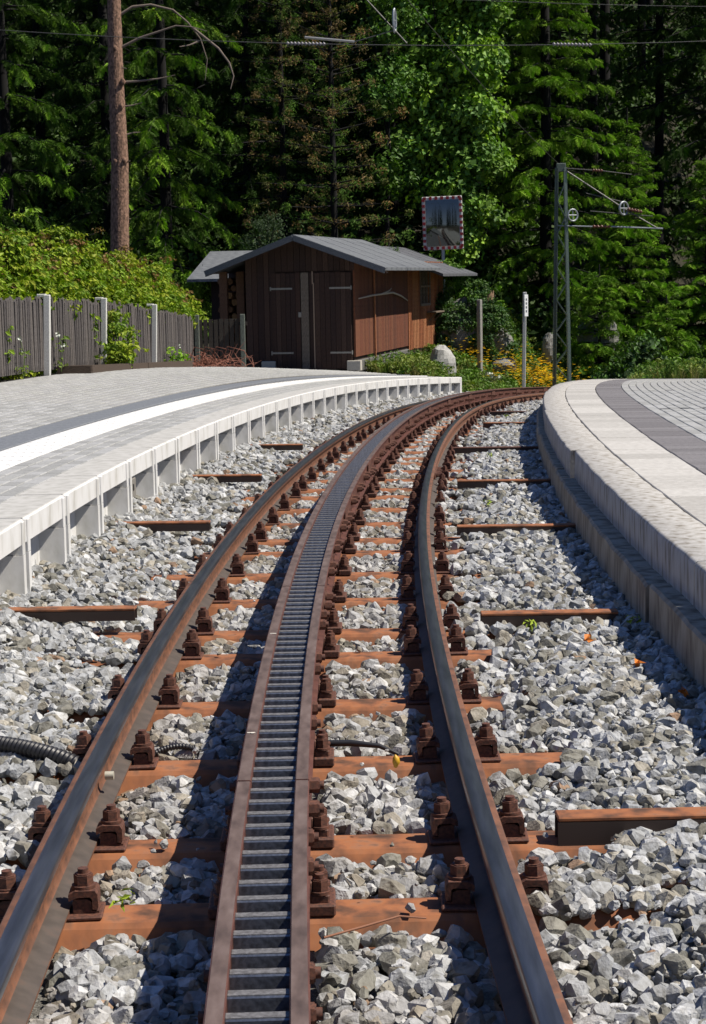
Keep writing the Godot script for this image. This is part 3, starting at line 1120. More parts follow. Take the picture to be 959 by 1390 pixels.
	while z > -10.3:
		var o := Shape.new()
		var win := z < -7.1 and z > -8.25
		if win:
			o.box(Vector3(1.112, 0.66, z - 0.07), Vector3(0.05, 1.0, 0.12))
			o.box(Vector3(1.112, 2.11, z - 0.07), Vector3(0.05, 0.16, 0.12))
		else:
			o.box(Vector3(1.112, 1.18, z - 0.07), Vector3(0.05, 2.02, 0.12))
		make("slat", o, battens[rng.randi() % 3], t)
		z -= 0.19
	for y in [0.12, 1.16, 2.2]:
		pass
	var st := Shape.new()
	st.box(Vector3(1.12, 0.08, -2.8), Vector3(0.08, 0.24, 5.5), Basis.IDENTITY, 0.02)
	make("stone_base", st, surface("base_stone", [[0.0, rgb(70, 70, 68)], [1.0, rgb(116, 116, 112)]], 0.03, Vector3(3, 3, 3), 0.9, 4.0), t)
	var pole := Shape.new()
	pole.box(Vector3(1.16, 1.2, -1.75), Vector3(0.03, 2.0, 0.05))
	make("post", pole, battens[2], t)
	var wf := Shape.new()
	for q in [[1.17, 1.17, 0.06, 1.3], [2.0, 2.0, 0.06, 1.3]]:
		wf.box(Vector3(1.14, q[0], -7.7), Vector3(0.07, q[2], q[3]))
	for zz in [-7.08, -7.5, -7.9, -8.32]:
		wf.box(Vector3(1.14, 1.585, zz), Vector3(0.06, 0.8, 0.05))
	wf.box(Vector3(1.135, 1.6, -7.7), Vector3(0.05, 0.04, 1.2))
	var win := make("window", wf, grey, t)
	var gl := Shape.new()
	gl.box(Vector3(1.112, 1.585, -7.7), Vector3(0.012, 0.8, 1.2))
	var gm := plain("old_glass", rgb(30, 34, 34), 0.12, 0.0)
	make("pane", gl, gm, win)
	var sh := Shape.new()
	sh.box(Vector3(1.24, 0.98, -8.6), Vector3(0.26, 0.03, 1.3))
	sh.bar(Vector3(1.13, 0.75, -8.2), Vector3(1.34, 0.96, -8.2), 0.03, 0.03)
	sh.bar(Vector3(1.13, 0.75, -9.0), Vector3(1.34, 0.96, -9.0), 0.03, 0.03)
	make("shelf", sh, grey, t)
	# branch hung on the side wall and a lantern-like hook
	var br := Shape.new()
	br.tube([Vector3(1.16, 1.42, -0.2), Vector3(1.2, 1.47, -1.4), Vector3(1.22, 1.5, -3.4), Vector3(1.2, 1.42, -4.4), Vector3(1.18, 1.3, -5.3)], [0.012, 0.02, 0.022, 0.02, 0.01], 7)
	br.tube([Vector3(1.21, 1.48, -2.2), Vector3(1.25, 1.55, -2.9), Vector3(1.25, 1.6, -3.1)], [0.02, 0.014, 0.006], 6)
	var hb := make("hung_branch", br, plain("bare_wood", rgb(176, 164, 148), 0.9), self)
	hb.transform = t.transform
	tag(hb, "bleached bare branch hung on the side wall of the shed", "branch")
	# roof: front part, and a slightly lower rear part
	var felt := surface("roof_felt", [[0.0, rgb(66, 70, 75)], [0.45, rgb(92, 96, 101)], [1.0, rgb(118, 121, 124)]], 0.012, Vector3(0.8, 0.8, 2.0), 0.85, 1.2, 0.0, false, true)
	var felt2 := surface("roof_felt_rear", [[0.0, rgb(58, 60, 66)], [1.0, rgb(100, 102, 108)]], 0.012, Vector3(0.8, 0.8, 2.0), 0.85, 1.2, 0.0, false, true)
	for part in 2:
		var z0: float = [0.45, -6.0][part]
		var len_: float = [6.47, 5.2][part]
		var drop: float = [0.0, 0.12][part]
		for side in [-1.0, 1.0]:
			var o := Shape.new()
			var reach := (1.84 if side > 0.0 else 1.82) if part == 0 else 1.88
			o.prism([Vector2(0, 2.7 - drop), Vector2(side * reach, 2.7 - drop - slope * reach), Vector2(side * reach, 2.64 - drop - slope * reach), Vector2(0, 2.64 - drop)], Vector3(0, 0, z0), Vector3.RIGHT, Vector3.UP, Vector3(0, 0, -len_))
			var r := make("roof", o, felt if part == 0 else felt2, t)
			var lap := Shape.new()
			var n := 4
			for k in n:
				var zz := z0 - len_ * (k + 1.0) / (n + 1.0)
				lap.bar(Vector3(0, 2.703 - drop, zz), Vector3(side * reach, 2.701 - drop - slope * reach, zz), 0.03, 0.004)
			make("lap_seam", lap, felt, r)
			if part == 0:
				var bb := Shape.new()
				bb.bar(Vector3(0, 2.635, z0 + 0.012), Vector3(side * reach, 2.635 - slope * reach, z0 + 0.012), 0.024, 0.11)
				make("barge_board", bb, surface("weathered_board", [[0.0, rgb(70, 72, 75)], [1.0, rgb(108, 110, 112)]], 0.03, Vector3(2, 2, 2), 0.8), r)
				for k in 4:
					var rf := Shape.new()
					var zz := 0.3 - k * 0.13
					rf.bar(Vector3(0, 2.6, zz), Vector3(side * 1.85, 2.6 - slope * 1.85, zz), 0.1, 0.02)
					if k == 0: make("rafter", rf, darkb, r)
	# log store under the left eave and the low roof behind it
	var post_x := [-1.72, -1.36]
	for px in post_x:
		var o := Shape.new()
		o.box(Vector3(px, 1.0, -0.5), Vector3(0.16, 2.0, 0.1))
		make("post", o, wood("store", rgb(92, 62, 44), rgb(140, 104, 78)), t)
	var bk := Shape.new()
	bk.box(Vector3(-1.5, 1.0, -1.6), Vector3(0.86, 1.95, 0.06))
	make("back_board", bk, darkb, t)
	var ends := [wood("log0", rgb(150, 112, 74), rgb(190, 150, 104)), wood("log1", rgb(128, 92, 62), rgb(170, 130, 92)), wood("log2", rgb(110, 76, 50), rgb(150, 112, 80))]
	var lg := 0
	for row in 13:
		for col in 4:
			var o := Shape.new()
			var r := rng.randf_range(0.062, 0.078)
			var p := Vector3(-1.83 + col * 0.19 + (0.09 if row % 2 else 0.0), 0.1 + row * 0.142, -0.62 - rng.randf() * 0.06)
			var poly := []
			var m := rng.randi_range(3, 5)
			var ph := rng.randf() * TAU
			for k in m + 2: poly.append(Vector2(cos(ph + k * TAU / (m + 2)) * r * rng.randf_range(0.85, 1.15), sin(ph + k * TAU / (m + 2)) * r))
			o.prism(poly, p, Vector3.RIGHT, Vector3.UP, Vector3(0, 0, -0.8))
			var l := make("firewood_log", o, ends[rng.randi() % 3], self)
			l.transform = t.transform
			tag(l, "split firewood log left of the shed doors, %s row up, %s from the left" % [ordinal(row), ordinal(col)], "log", "firewood logs stacked beside the shed")
			lg += 1
	var ax := thing("log_store_roof", Vector3(-2.88, 1.2, -42.0), "low grey felt lean-to roof showing left of the shed", "lean-to", "", -0.1)
	var ar := Shape.new()
	ar.prism([Vector2(1.0, 0.17), Vector2(-2.1, 0.82), Vector2(-2.1, 0.76), Vector2(1.0, 0.11)], Vector3(-0.6, 0, 0), Vector3(0, 0, 1), Vector3.UP, Vector3(2.6, 0, 0))
	make("roof", ar, felt, ax)
	var aw := Shape.new()
	aw.box(Vector3(0.9, -0.7, -0.6), Vector3(2.1, 2.0, 2.2))
	make("wall", aw, darkb, ax)

# ------------------------------------------------------------------ fences
func build_fences():
	var grey := []
	for k in 4: grey.append(wood("picket %d" % k, [rgb(58, 54, 54), rgb(66, 62, 61), rgb(50, 46, 46), rgb(72, 67, 65)][k], [rgb(108, 102, 100), rgb(118, 112, 109), rgb(96, 91, 90), rgb(126, 119, 114)][k]))
	var conc := surface("post_concrete", [[0.0, rgb(184, 184, 178)], [1.0, rgb(216, 216, 212)]], 0.03, Vector3(3, 2, 3), 0.85, 1.0)
	var line := func(zf: float) -> Vector3:
		var x := fence_x(zf)
		var q := sd(x, zf)
		return Vector3(x, at(q.x, q.y, 0).y - prof(q.x) + y_left(minf(q.x, 36.0), q.y), -zf)
	var t := thing("picket_fence", line.call(23.0), "long weathered grey picket fence with pale concrete posts below the hedge", "fence")
	var o0 := t.position
	var pk := []
	for v in 3:
		var o := Shape.new()
		o.prism([Vector2(-0.036, 0.06), Vector2(0.036, 0.06), Vector2(0.036, 0.965), Vector2(0.0, 0.995), Vector2(-0.036, 0.965)], Vector3(0, 0, 0.011), Vector3.RIGHT, Vector3.UP, Vector3(0, 0, -0.022))
		pk.append(o)
	var turn := Basis(Vector3.UP, PI * 0.5 - atan(0.105) )
	var zf := 11.0
	while zf < 34.2:
		var p: Vector3 = line.call(zf)
		var h := rng.randf_range(0.97, 1.03)
		if zf > 29.8: h *= 0.97
		put("picket", pk[0].mesh(grey[rng.randi() % 4]), t, Transform3D(turn.rotated(Vector3.BACK, rng.randf_range(-0.012, 0.012)) * Basis.from_scale(Vector3(rng.randf_range(0.88, 1.06), h, 1)), p - o0))
		zf += 0.0905
	for y in [0.28, 0.78]:
		zf = 11.0
		while zf < 34.0:
			var o := Shape.new()
			o.bar(line.call(zf) - o0 + Vector3(-0.035, y, 0), line.call(zf + 2.9) - o0 + Vector3(-0.035, y, 0), 0.05, 0.07)
			make("rail", o, grey[2], t)
			zf += 2.9
	for z in [12.8, 16.5, 20.3, 24.0, 27.1, 30.6]:
		var o := Shape.new()
		var p: Vector3 = line.call(z) - o0 + Vector3(0.055, 0, 0)
		o.box(p + Vector3(0, 0.5, 0), Vector3(0.085, 1.08, 0.085), Basis(Vector3.FORWARD, 0.035), 0.008)
		o.box(p + Vector3(-0.05, 1.03, 0), Vector3(0.12, 0.04, 0.07), Basis.IDENTITY, 0.006)
		make("post", o, conc, t)
	# the short dark fence beside the shed
	var f := thing("dark_fence", Vector3(-3.0, -0.44, -35.2), "short dark wooden fence between the hedge and the shed", "fence")
	var dk := wood("dark_picket", rgb(40, 36, 32), rgb(78, 70, 62))
	for k in 10:
		var o := Shape.new()
		o.box(Vector3(0.06 + k * 0.1, 0.52, 0), Vector3(0.078, 1.04 + rng.randf_range(-0.02, 0.02), 0.022))
		make("picket", o, dk, f)
	for y in [0.3, 0.95]:
		var o := Shape.new()
		o.box(Vector3(0.5, y, -0.04), Vector3(1.1, 0.07, 0.05))
		make("rail", o, dk, f)
	for px in [0.1, 0.97]:
		var o := Shape.new()
		o.box(Vector3(px, 0.56, 0.05), Vector3(0.09, 1.14, 0.09), Basis.IDENTITY, 0.008)
		make("post", o, wood("post_green", rgb(84, 92, 84), rgb(122, 130, 120)), f)
	# timber edging of a planting bed at the foot of the long fence
	var b := Shape.new()
	var a: Vector3 = line.call(24.6) + Vector3(0.42, 0, 0)
	var e: Vector3 = line.call(31.0) + Vector3(0.55, 0, 0)
	var bed := thing("planting_bed", a, "low dark timber edging with a small shrub bed at the fence foot", "planting bed")
	for k in 2:
		var p0 := a.lerp(e, 0.5 * k)
		var p1 := a.lerp(e, 0.5 * (k + 1) - 0.004)
		var o := Shape.new()
		o.bar(p0 - a + Vector3(0, 0.05, 0), p1 - a + Vector3(0, 0.05, 0), 0.12, 0.11)
		make("edging_timber", o, wood("sleeper timber", rgb(52, 42, 34), rgb(100, 84, 70), false), bed)
	b.bar(Vector3(-0.4, 0.05, 0.0), Vector3(0.05, 0.05, 0.0), 0.12, 0.11)
	make("edging_timber", b, wood("sleeper timber", rgb(52, 42, 34), rgb(100, 84, 70), false), bed)
	var so := Shape.new()
	so.bar(Vector3(-0.2, 0.03, 0.0), e - a + Vector3(-0.2, 0.03, 0.0), 0.36, 0.06)
	make("soil", so, plain("soil", rgb(58, 46, 34), 0.95), bed)

# ------------------------------------------------------------------ foliage
func leaf_clump(count: int, size: float, spread: float, ratio := 0.55) -> Shape:     # leaves on short twigs, within a ball of radius spread
	var o := Shape.new()
	for k in count:
		var p := Vector3(rng.randfn(), rng.randfn(), rng.randfn()).normalized() * spread * pow(rng.randf(), 0.45)
		p.y *= 0.75
		var out := (p + Vector3(0, 0.35 * spread, 0)).normalized()
		var n := (out + Vector3(rng.randfn(), rng.randfn() + 0.5, rng.randfn()) * 0.55).normalized()
		var x := n.cross(Vector3(rng.randfn(), rng.randfn(), rng.randfn())).normalized()
		var y := n.cross(x)
		var l := size * rng.randf_range(0.7, 1.25)
		var w := l * ratio
		var fold := n * w * 0.18
		var a := p - x * l * 0.5
		var b := p + x * l * 0.5 - n * l * 0.12
		o.tri(a, p - y * w * 0.5 + fold, b)
		o.tri(a, b, p + y * w * 0.5 + fold)
	return o

func needle_spray(droop: float, dense := 15) -> Shape:            # a flat fan of needle shoots, one unit long along +x
	var o := Shape.new()
	var shoot := func(a: Vector3, dir: Vector3, l: float, w: float):
		var side := dir.cross(Vector3.UP).normalized()
		var tip := a + dir * l + Vector3(0, -droop * l * 0.35, 0)
		var mid := a + dir * l * 0.45 + Vector3(0, 0.015, 0)
		o.tri(a, mid - side * w * 0.5, tip)
		o.tri(a, tip, mid + side * w * 0.5)
		var m2 := a + dir * l * 0.5
		o.tri(a, m2 + Vector3(0, -w * 0.75, 0), tip)
		o.tri(a, tip, m2 + Vector3(0, w * 0.3, 0))
	for k in dense:
		var t := 0.06 + 0.86 * k / dense
		var c := Vector3(t, -droop * t * t * 0.5, 0)
		for s in [-1.0, 1.0]:
			var an: float = deg_to_rad(rng.randf_range(38, 62)) * s
			shoot.call(c, Vector3(cos(an), rng.randf_range(-0.28, 0.14) - droop * 0.3, sin(an)).normalized(), (0.46 * (1.0 - t) + 0.1) * rng.randf_range(0.75, 1.2), 0.05)
	shoot.call(Vector3(0.5, -droop * 0.12, 0), Vector3(1, -droop * 0.5, 0).normalized(), 0.55, 0.055)
	return o

var sprays := []
var clumps := {}

func aim(p: Vector3, dir: Vector3, roll: float, size: float) -> Transform3D:      # +x along dir
	var z := dir.cross(Vector3.UP).normalized()
	if z.length() < 0.5: z = Vector3.BACK
	var y := z.cross(dir)
	return Transform3D(Basis(dir, y, z) * Basis(Vector3.RIGHT, roll) * Basis.from_scale(Vector3.ONE * size), p)

func spruce(called: String, where: Vector3, h: float, reach: float, bare: float, full: float, tone: Array, label: String, group := "", droop := 0.45, lean := 1.0, own_trunk := 0.0, seen_top := 99.0, tufts := false) -> Node3D:
	var t := thing(called, where, label, "tree", group)
	var tr := Shape.new()
	var r0 := h * 0.007 + 0.03 if own_trunk <= 0.0 else own_trunk
	tr.tube([Vector3(0, -0.6, 0), Vector3(0, 0.0, 0), Vector3(0.02 * h * 0.1, h * 0.3, 0), Vector3(0, h * 0.7, 0.02), Vector3(0, h, 0)], [r0 * 1.35, r0 * 1.1, r0 * 0.82, r0 * 0.45, 0.02], 9)
	make("trunk", tr, surface("bark", [[0.0, rgb(44, 36, 30)], [1.0, rgb(96, 80, 68)]], 0.05, Vector3(3, 0.8, 3), 0.95, 5.0), t)
	var ts := [[], [], []]
	var cols := [[], [], []]
	var limbs := Shape.new()
	var y := bare
	while y < h - 0.15:
		var f := (y - bare) / maxf(0.1, h - bare)
		var l := reach * pow(1.0 - f, 0.75) * (0.72 + 0.28 * sin(minf(1.0, f * 7.0 + 0.5) * PI * 0.5))
		var n := int(rng.randi_range(5, 7) * (1.0 if f < 0.8 else 0.8))
		if y > seen_top: n = maxi(3, n - 2)
		var a0 := rng.randf() * TAU
		for k in n:
			var az := a0 + TAU * k / n + rng.randf_range(-0.3, 0.3)
			var bl := l * rng.randf_range(0.6, 1.12)
			var dir := Vector3(cos(az), 0, sin(az))
			var rise := lerpf(-0.05, 0.5, f) + rng.randf_range(-0.1, 0.1)
			var p0 := Vector3(0, y + rng.randf_range(-0.1, 0.1), 0)
			var curve := func(u: float) -> Vector3:
				return p0 + dir * bl * u + Vector3(0, bl * (rise * u - droop * u * u + 0.16 * u * u * u), 0)
			limbs.tube([curve.call(0.0), curve.call(0.4), curve.call(0.9)], [0.02 + 0.006 * bl, 0.012 + 0.003 * bl, 0.004], 4, false)
			var u := 0.14 + rng.randf() * 0.08
			while u < 1.0:
				var p: Vector3 = curve.call(u)
				var tang: Vector3 = (curve.call(u + 0.05) - p).normalized()
				var size := (0.28 + 0.27 * bl * 0.5 * (1.0 - 0.55 * u)) * rng.randf_range(0.7, 1.2)
				size = clampf(size * 0.9, 0.16, 0.62)
				for s in [-1.0, 1.0]:
					if rng.randf() > full: continue
					var d := tang.rotated(Vector3.UP, s * deg_to_rad(rng.randf_range(18, 62)))
					d = (d + Vector3(0, rng.randf_range(-0.55, 0.05) * (0.5 + droop), 0)).normalized()
					var q := 2 if tufts else rng.randi() % 2
					if tufts: size = rng.randf_range(0.55, 1.05)
					ts[q].append(aim(p + Vector3(rng.randf_range(-0.04, 0.04), rng.randf_range(-0.06, 0.06), rng.randf_range(-0.04, 0.04)), d, rng.randf_range(-0.6, 0.6), size))
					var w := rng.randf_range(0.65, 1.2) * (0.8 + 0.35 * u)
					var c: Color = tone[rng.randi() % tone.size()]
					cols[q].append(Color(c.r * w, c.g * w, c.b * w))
					if not tufts and rng.randf() < 0.6:
						ts[2].append(Transform3D(Basis(Vector3.UP, rng.randf() * TAU).scaled(Vector3.ONE * rng.randf_range(0.55, 0.95)), p + d * size * rng.randf_range(0.2, 0.9) + Vector3(0, -0.06, 0)))
						cols[2].append(Color(c.r * w * 0.9, c.g * w * 0.9, c.b * w * 0.9))
				u += 0.52 * size / maxf(0.4, bl) + 0.02
		y += (0.3 + 0.012 * h) * rng.randf_range(0.8, 1.2) * lean
	make("limbs", limbs, surface("bark", [], 0.05, Vector3.ONE, 0.95), t)
	for q in 3:
		if ts[q].size() > 0: tag(scatter("crown", sprays[q], ts[q], cols[q], t), "", "", "", "stuff")
	return t

func broadleaf(called: String, where: Vector3, lobes: Array, tone: Array, clump: String, density: float, label: String, category := "tree", group := "", trunk_r := 0.09) -> Node3D:
	# lobes: [centre, radii] relative to the base
	var t := thing(called, where, label, category, group)
	var limbs := Shape.new()
	var ts := []
	var cols := []
	var fork: Vector3 = lobes[0][0] * 0.45
	if trunk_r > 0.0:
		limbs.tube([Vector3(0, -0.4, 0), Vector3(0.03, fork.y * 0.5, 0), Vector3(fork.x, fork.y, fork.z)], [trunk_r * 1.3, trunk_r, trunk_r * 0.8], 7)
	for lb in lobes:
		var c: Vector3 = lb[0]
		var r: Vector3 = lb[1]
		if trunk_r > 0.0:
			limbs.tube([fork, fork.lerp(c, 0.5) + Vector3(rng.randf_range(-0.1, 0.1), -0.1, rng.randf_range(-0.1, 0.1)), c], [trunk_r * 0.7, trunk_r * 0.45, trunk_r * 0.15], 5)
			for k in 5:
				var e := c + Vector3(rng.randfn() * r.x, rng.randfn() * r.y, rng.randfn() * r.z) * 0.5
				limbs.tube([fork.lerp(c, 0.6), e], [trunk_r * 0.25, 0.006], 4)
		var area := (r.x * r.y + r.y * r.z + r.x * r.z) * 4.2
		var n := int(area * density)
		var f := FastNoiseLite.new()
		f.seed = rng.randi() % 9999
		f.frequency = 0.9 / maxf(0.4, (r.x + r.y) * 0.5)
		for k in n:
			var d := Vector3(rng.randfn(), rng.randfn(), rng.randfn()).normalized()
			var w := f.get_noise_3dv(d * 2.0)
			if w < -0.22 and rng.randf() < 0.8: continue
			var p := c + d * r * (0.72 + 0.5 * w + rng.randf_range(-0.14, 0.1)) * (1.0 if rng.randf() < 0.75 else rng.randf_range(0.3, 0.9))
			var b := Basis(Vector3.UP, rng.randf() * TAU) * Basis(Vector3.RIGHT, rng.randf_range(-0.5, 0.5))
			ts.append(Transform3D(b.scaled(Vector3.ONE * rng.randf_range(0.75, 1.25)), p))
			var m := rng.randf_range(0.7, 1.2)
			var q: Color = tone[rng.randi() % tone.size()]
			cols.append(Color(q.r * m, q.g * m, q.b * m))
	if trunk_r > 0.0:
		make("trunk", limbs, surface("bark", [], 0.05, Vector3.ONE, 0.95), t)
	tag(scatter("crown", clumps[clump], ts, cols, t), "", "", "", "stuff")
	return t

func on_ground(x: float, zf: float, dy := 0.0) -> Vector3:
	return Vector3(x, ground_y(x, zf) + dy, -zf)

const GREENS := [Color(0.06, 0.125, 0.016), Color(0.08, 0.16, 0.02), Color(0.105, 0.195, 0.024)]
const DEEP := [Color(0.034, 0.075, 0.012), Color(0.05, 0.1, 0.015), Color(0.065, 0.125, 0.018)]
const FRESH := [Color(0.18, 0.33, 0.026), Color(0.23, 0.38, 0.032), Color(0.13, 0.25, 0.022)]
const MAPLE := [Color(0.13, 0.26, 0.03), Color(0.18, 0.32, 0.046), Color(0.09, 0.19, 0.036)]
const BEECH := [Color(0.25, 0.34, 0.024), Color(0.2, 0.31, 0.022), Color(0.3, 0.35, 0.03), Color(0.14, 0.24, 0.02)]
const DEAD := [Color(0.27, 0.165, 0.065), Color(0.2, 0.14, 0.06), Color(0.14, 0.17, 0.04), Color(0.3, 0.19, 0.08)]

func build_hedge():
	var leaf := leaf_mat("leaf", Color(0.62, 0.7, 0.3))
	var needle := leaf_mat("needle", Color(0.5, 0.6, 0.2), 0.7)
	sprays = [needle_spray(0.3).mesh(needle), needle_spray(0.7).mesh(needle)]
	clumps = {
		"small": leaf_clump(22, 0.085, 0.17).mesh(leaf),
		"medium": leaf_clump(26, 0.14, 0.34, 0.7).mesh(leaf),
		"broad": leaf_clump(34, 0.15, 0.4, 0.8).mesh(leaf),
		"fine": leaf_clump(30, 0.06, 0.2, 0.45).mesh(leaf),
		"spiky": leaf_clump(30, 0.11, 0.22, 0.24).mesh(needle),
	}
	sprays.append(clumps["spiky"])
	# the beech hedge behind the fence: three bushy swells of one hedge
	var t := thing("beech_hedge", on_ground(-4.8, 24.0), "thick yellow-green beech hedge with reddish tips rising behind the picket fence", "hedge")
	var ts := []
	var cols := []
	var f := FastNoiseLite.new()
	f.seed = 5
	f.frequency = 0.45
	for k in 15500:
		var zf := rng.randf_range(12.0, 36.0)
		var x := fence_x(zf)
		var h := 1.66 + 0.62 * f.get_noise_2d(zf * 1.5, 0.0) - 0.3 * smoothstep(31.5, 36.0, zf) - 0.46 * smoothstep(26.0, 22.0, zf) + 0.12 * smoothstep(27.0, 30.0, zf)
		var side := rng.randf()
		var y := 0.0
		var dx := 0.0
		if side < 0.62:
			y = h * pow(rng.randf(), 0.55)
			dx = -0.26 - 0.3 * f.get_noise_2d(zf * 3.0, y * 3.0) + rng.randf_range(-0.2, 0.08)
			if y > h - 0.5: dx -= (y - h + 0.5) * 0.6
			if zf > 29.0 and y < 0.85 + 0.25 * f.get_noise_2d(zf * 6.0, 3.0): continue
		else:
			dx = -rng.randf_range(0.3, 1.9)
			y = h + 0.22 * f.get_noise_2d(zf * 4.0, dx * 4.0) - 0.25 * pow((dx + 1.1) / 0.9, 2.0) + rng.randf_range(-0.12, 0.1)
			if rng.randf() < 0.1 and f.get_noise_2d(zf * 14.0, dx * 14.0) > 0.1: y += rng.randf() * 0.42
		if zf < 16.0 and rng.randf() < 0.6: continue
		var p := Vector3(x + dx, ground_y(x, zf) + y, -zf)
		ts.append(Transform3D(Basis(Vector3.UP, rng.randf() * TAU).scaled(Vector3.ONE * rng.randf_range(0.7, 1.2)), p - t.position))
		var q: Color = BEECH[rng.randi() % 4]
		if y > h - 0.25 and rng.randf() < 0.16: q = Color(0.2, 0.12, 0.04)
		var m := rng.randf_range(0.7, 1.15)
		cols.append(Color(q.r * m, q.g * m, q.b * m))
	tag(scatter("foliage", clumps["small"], ts, cols, t), "", "", "", "stuff")
	var st := Shape.new()
	for k in 40:
		var zf := 12.0 + k * 0.6
		var p := on_ground(fence_x(zf) - 0.8, zf) - t.position
		st.tube([p, p + Vector3(rng.randf_range(-0.2, 0.2), 0.8, 0.1), p + Vector3(rng.randf_range(-0.3, 0.3), 1.5, rng.randf_range(-0.2, 0.2))], [0.03, 0.02, 0.008], 5)
	tag(make("stem", st, surface("bark", [], 0.05, Vector3.ONE, 0.95), t), "", "", "", "stuff")
	# a shrub in the bed, a sprig through the fence, the pile of dead brush
	broadleaf("small_shrub", Vector3(-3.42, 0.05, -27.4), [[Vector3(0, 0.36, 0), Vector3(0.3, 0.34, 0.4)], [Vector3(0.05, 0.22, 0.55), Vector3(0.25, 0.25, 0.3)], [Vector3(-0.08, 0.62, -0.1), Vector3(0.16, 0.24, 0.2)]], BEECH, "small", 22.0, "small yellow-green shrub growing in the timber-edged bed before the fence", "shrub", "", 0.02)
	broadleaf("small_shrub", Vector3(-2.98, -0.1, -31.6), [[Vector3(0, 0.14, 0), Vector3(0.18, 0.16, 0.2)]], FRESH, "small", 24.0, "little green shrub at the far end of the timber edging", "shrub", "", 0.012)
	var hp := thing("brush_pile", Vector3(-2.62, -0.36, -33.6), "pile of dead reddish brushwood in front of the short dark fence", "brush pile")
	var tw := Shape.new()
	for k in 420:
		var a := Vector3(rng.randfn() * 0.26, absf(rng.randfn()) * 0.13, rng.randfn() * 0.3)
		var d := Vector3(rng.randfn(), rng.randfn() * 0.45, rng.randfn()).normalized() * rng.randf_range(0.12, 0.42)
		tw.tube([a, a + d * 0.5 + Vector3(0, 0.02, 0), a + d], [0.008, 0.006, 0.003], 3, false)
	for k in 4:
		tw.tube([Vector3(-0.35 + k * 0.2, 0.1, 0), Vector3(-0.2 + k * 0.2, 0.5, 0.1), Vector3(0.1 + k * 0.2, 0.42, 0.1), Vector3(0.25 + k * 0.2, 0.15, 0)], [0.01, 0.01, 0.008, 0.005], 4)
	tag(make("twigs", tw, surface("dead_twig", [[0.0, rgb(104, 62, 50)], [1.0, rgb(164, 112, 92)]], 0.05, Vector3(4, 4, 4), 0.9), hp), "", "", "", "stuff")
	# bindweed-like stalks with white flowers against the fence
	var sl := ["stalk with pale flowers against the fence, left of the first post", "stalk with pale flowers against the fence, right of the first post", "stalk with pale flowers in the fence corner by the brush pile"]
	var i := 0
	for q in [[-3.86, 22.7], [-3.6, 24.5], [-2.86, 32.6]]:
		var zf: float = q[1]
		var s := thing("flower_stalk", Vector3(fence_x(zf) + 0.09, 0.16 if i < 2 else -0.3, -zf), sl[i], "wild plant", "pale flower stalks along the fence")
		var o := Shape.new()
		o.tube([Vector3.ZERO, Vector3(0.03, 0.3, 0.02), Vector3(-0.02, 0.55, 0.04)], [0.006, 0.005, 0.003], 4)
		make("stem", o, plain("stem_green", rgb(84, 104, 50), 0.8), s)
		var lv := Shape.new()
		lv.append(leaf_clump(16, 0.07, 0.1), Transform3D(Basis.IDENTITY, Vector3(0, 0.12, 0.03)))
		lv.append(leaf_clump(8, 0.06, 0.1), Transform3D(Basis.IDENTITY, Vector3(0.02, 0.34, 0.03)))
		var lm := leaf_mat("leaf_plain", Color(0.5, 0.55, 0.25)).duplicate()
		lm.vertex_color_use_as_albedo = false
		lm.albedo_color = rgb(96, 120, 44)
		make("leaves", lv, lm, s)
		var fl := Shape.new()
		fl.append(leaf_clump(9, 0.035, 0.045, 0.9), Transform3D(Basis.IDENTITY, Vector3(-0.02, 0.5, 0.05)))
		fl.append(leaf_clump(6, 0.03, 0.04, 0.9), Transform3D(Basis.IDENTITY, Vector3(0.03, 0.36, 0.05)))
		make("flower", fl, plain("pale_petal", rgb(206, 212, 200), 0.8), s)
		i += 1

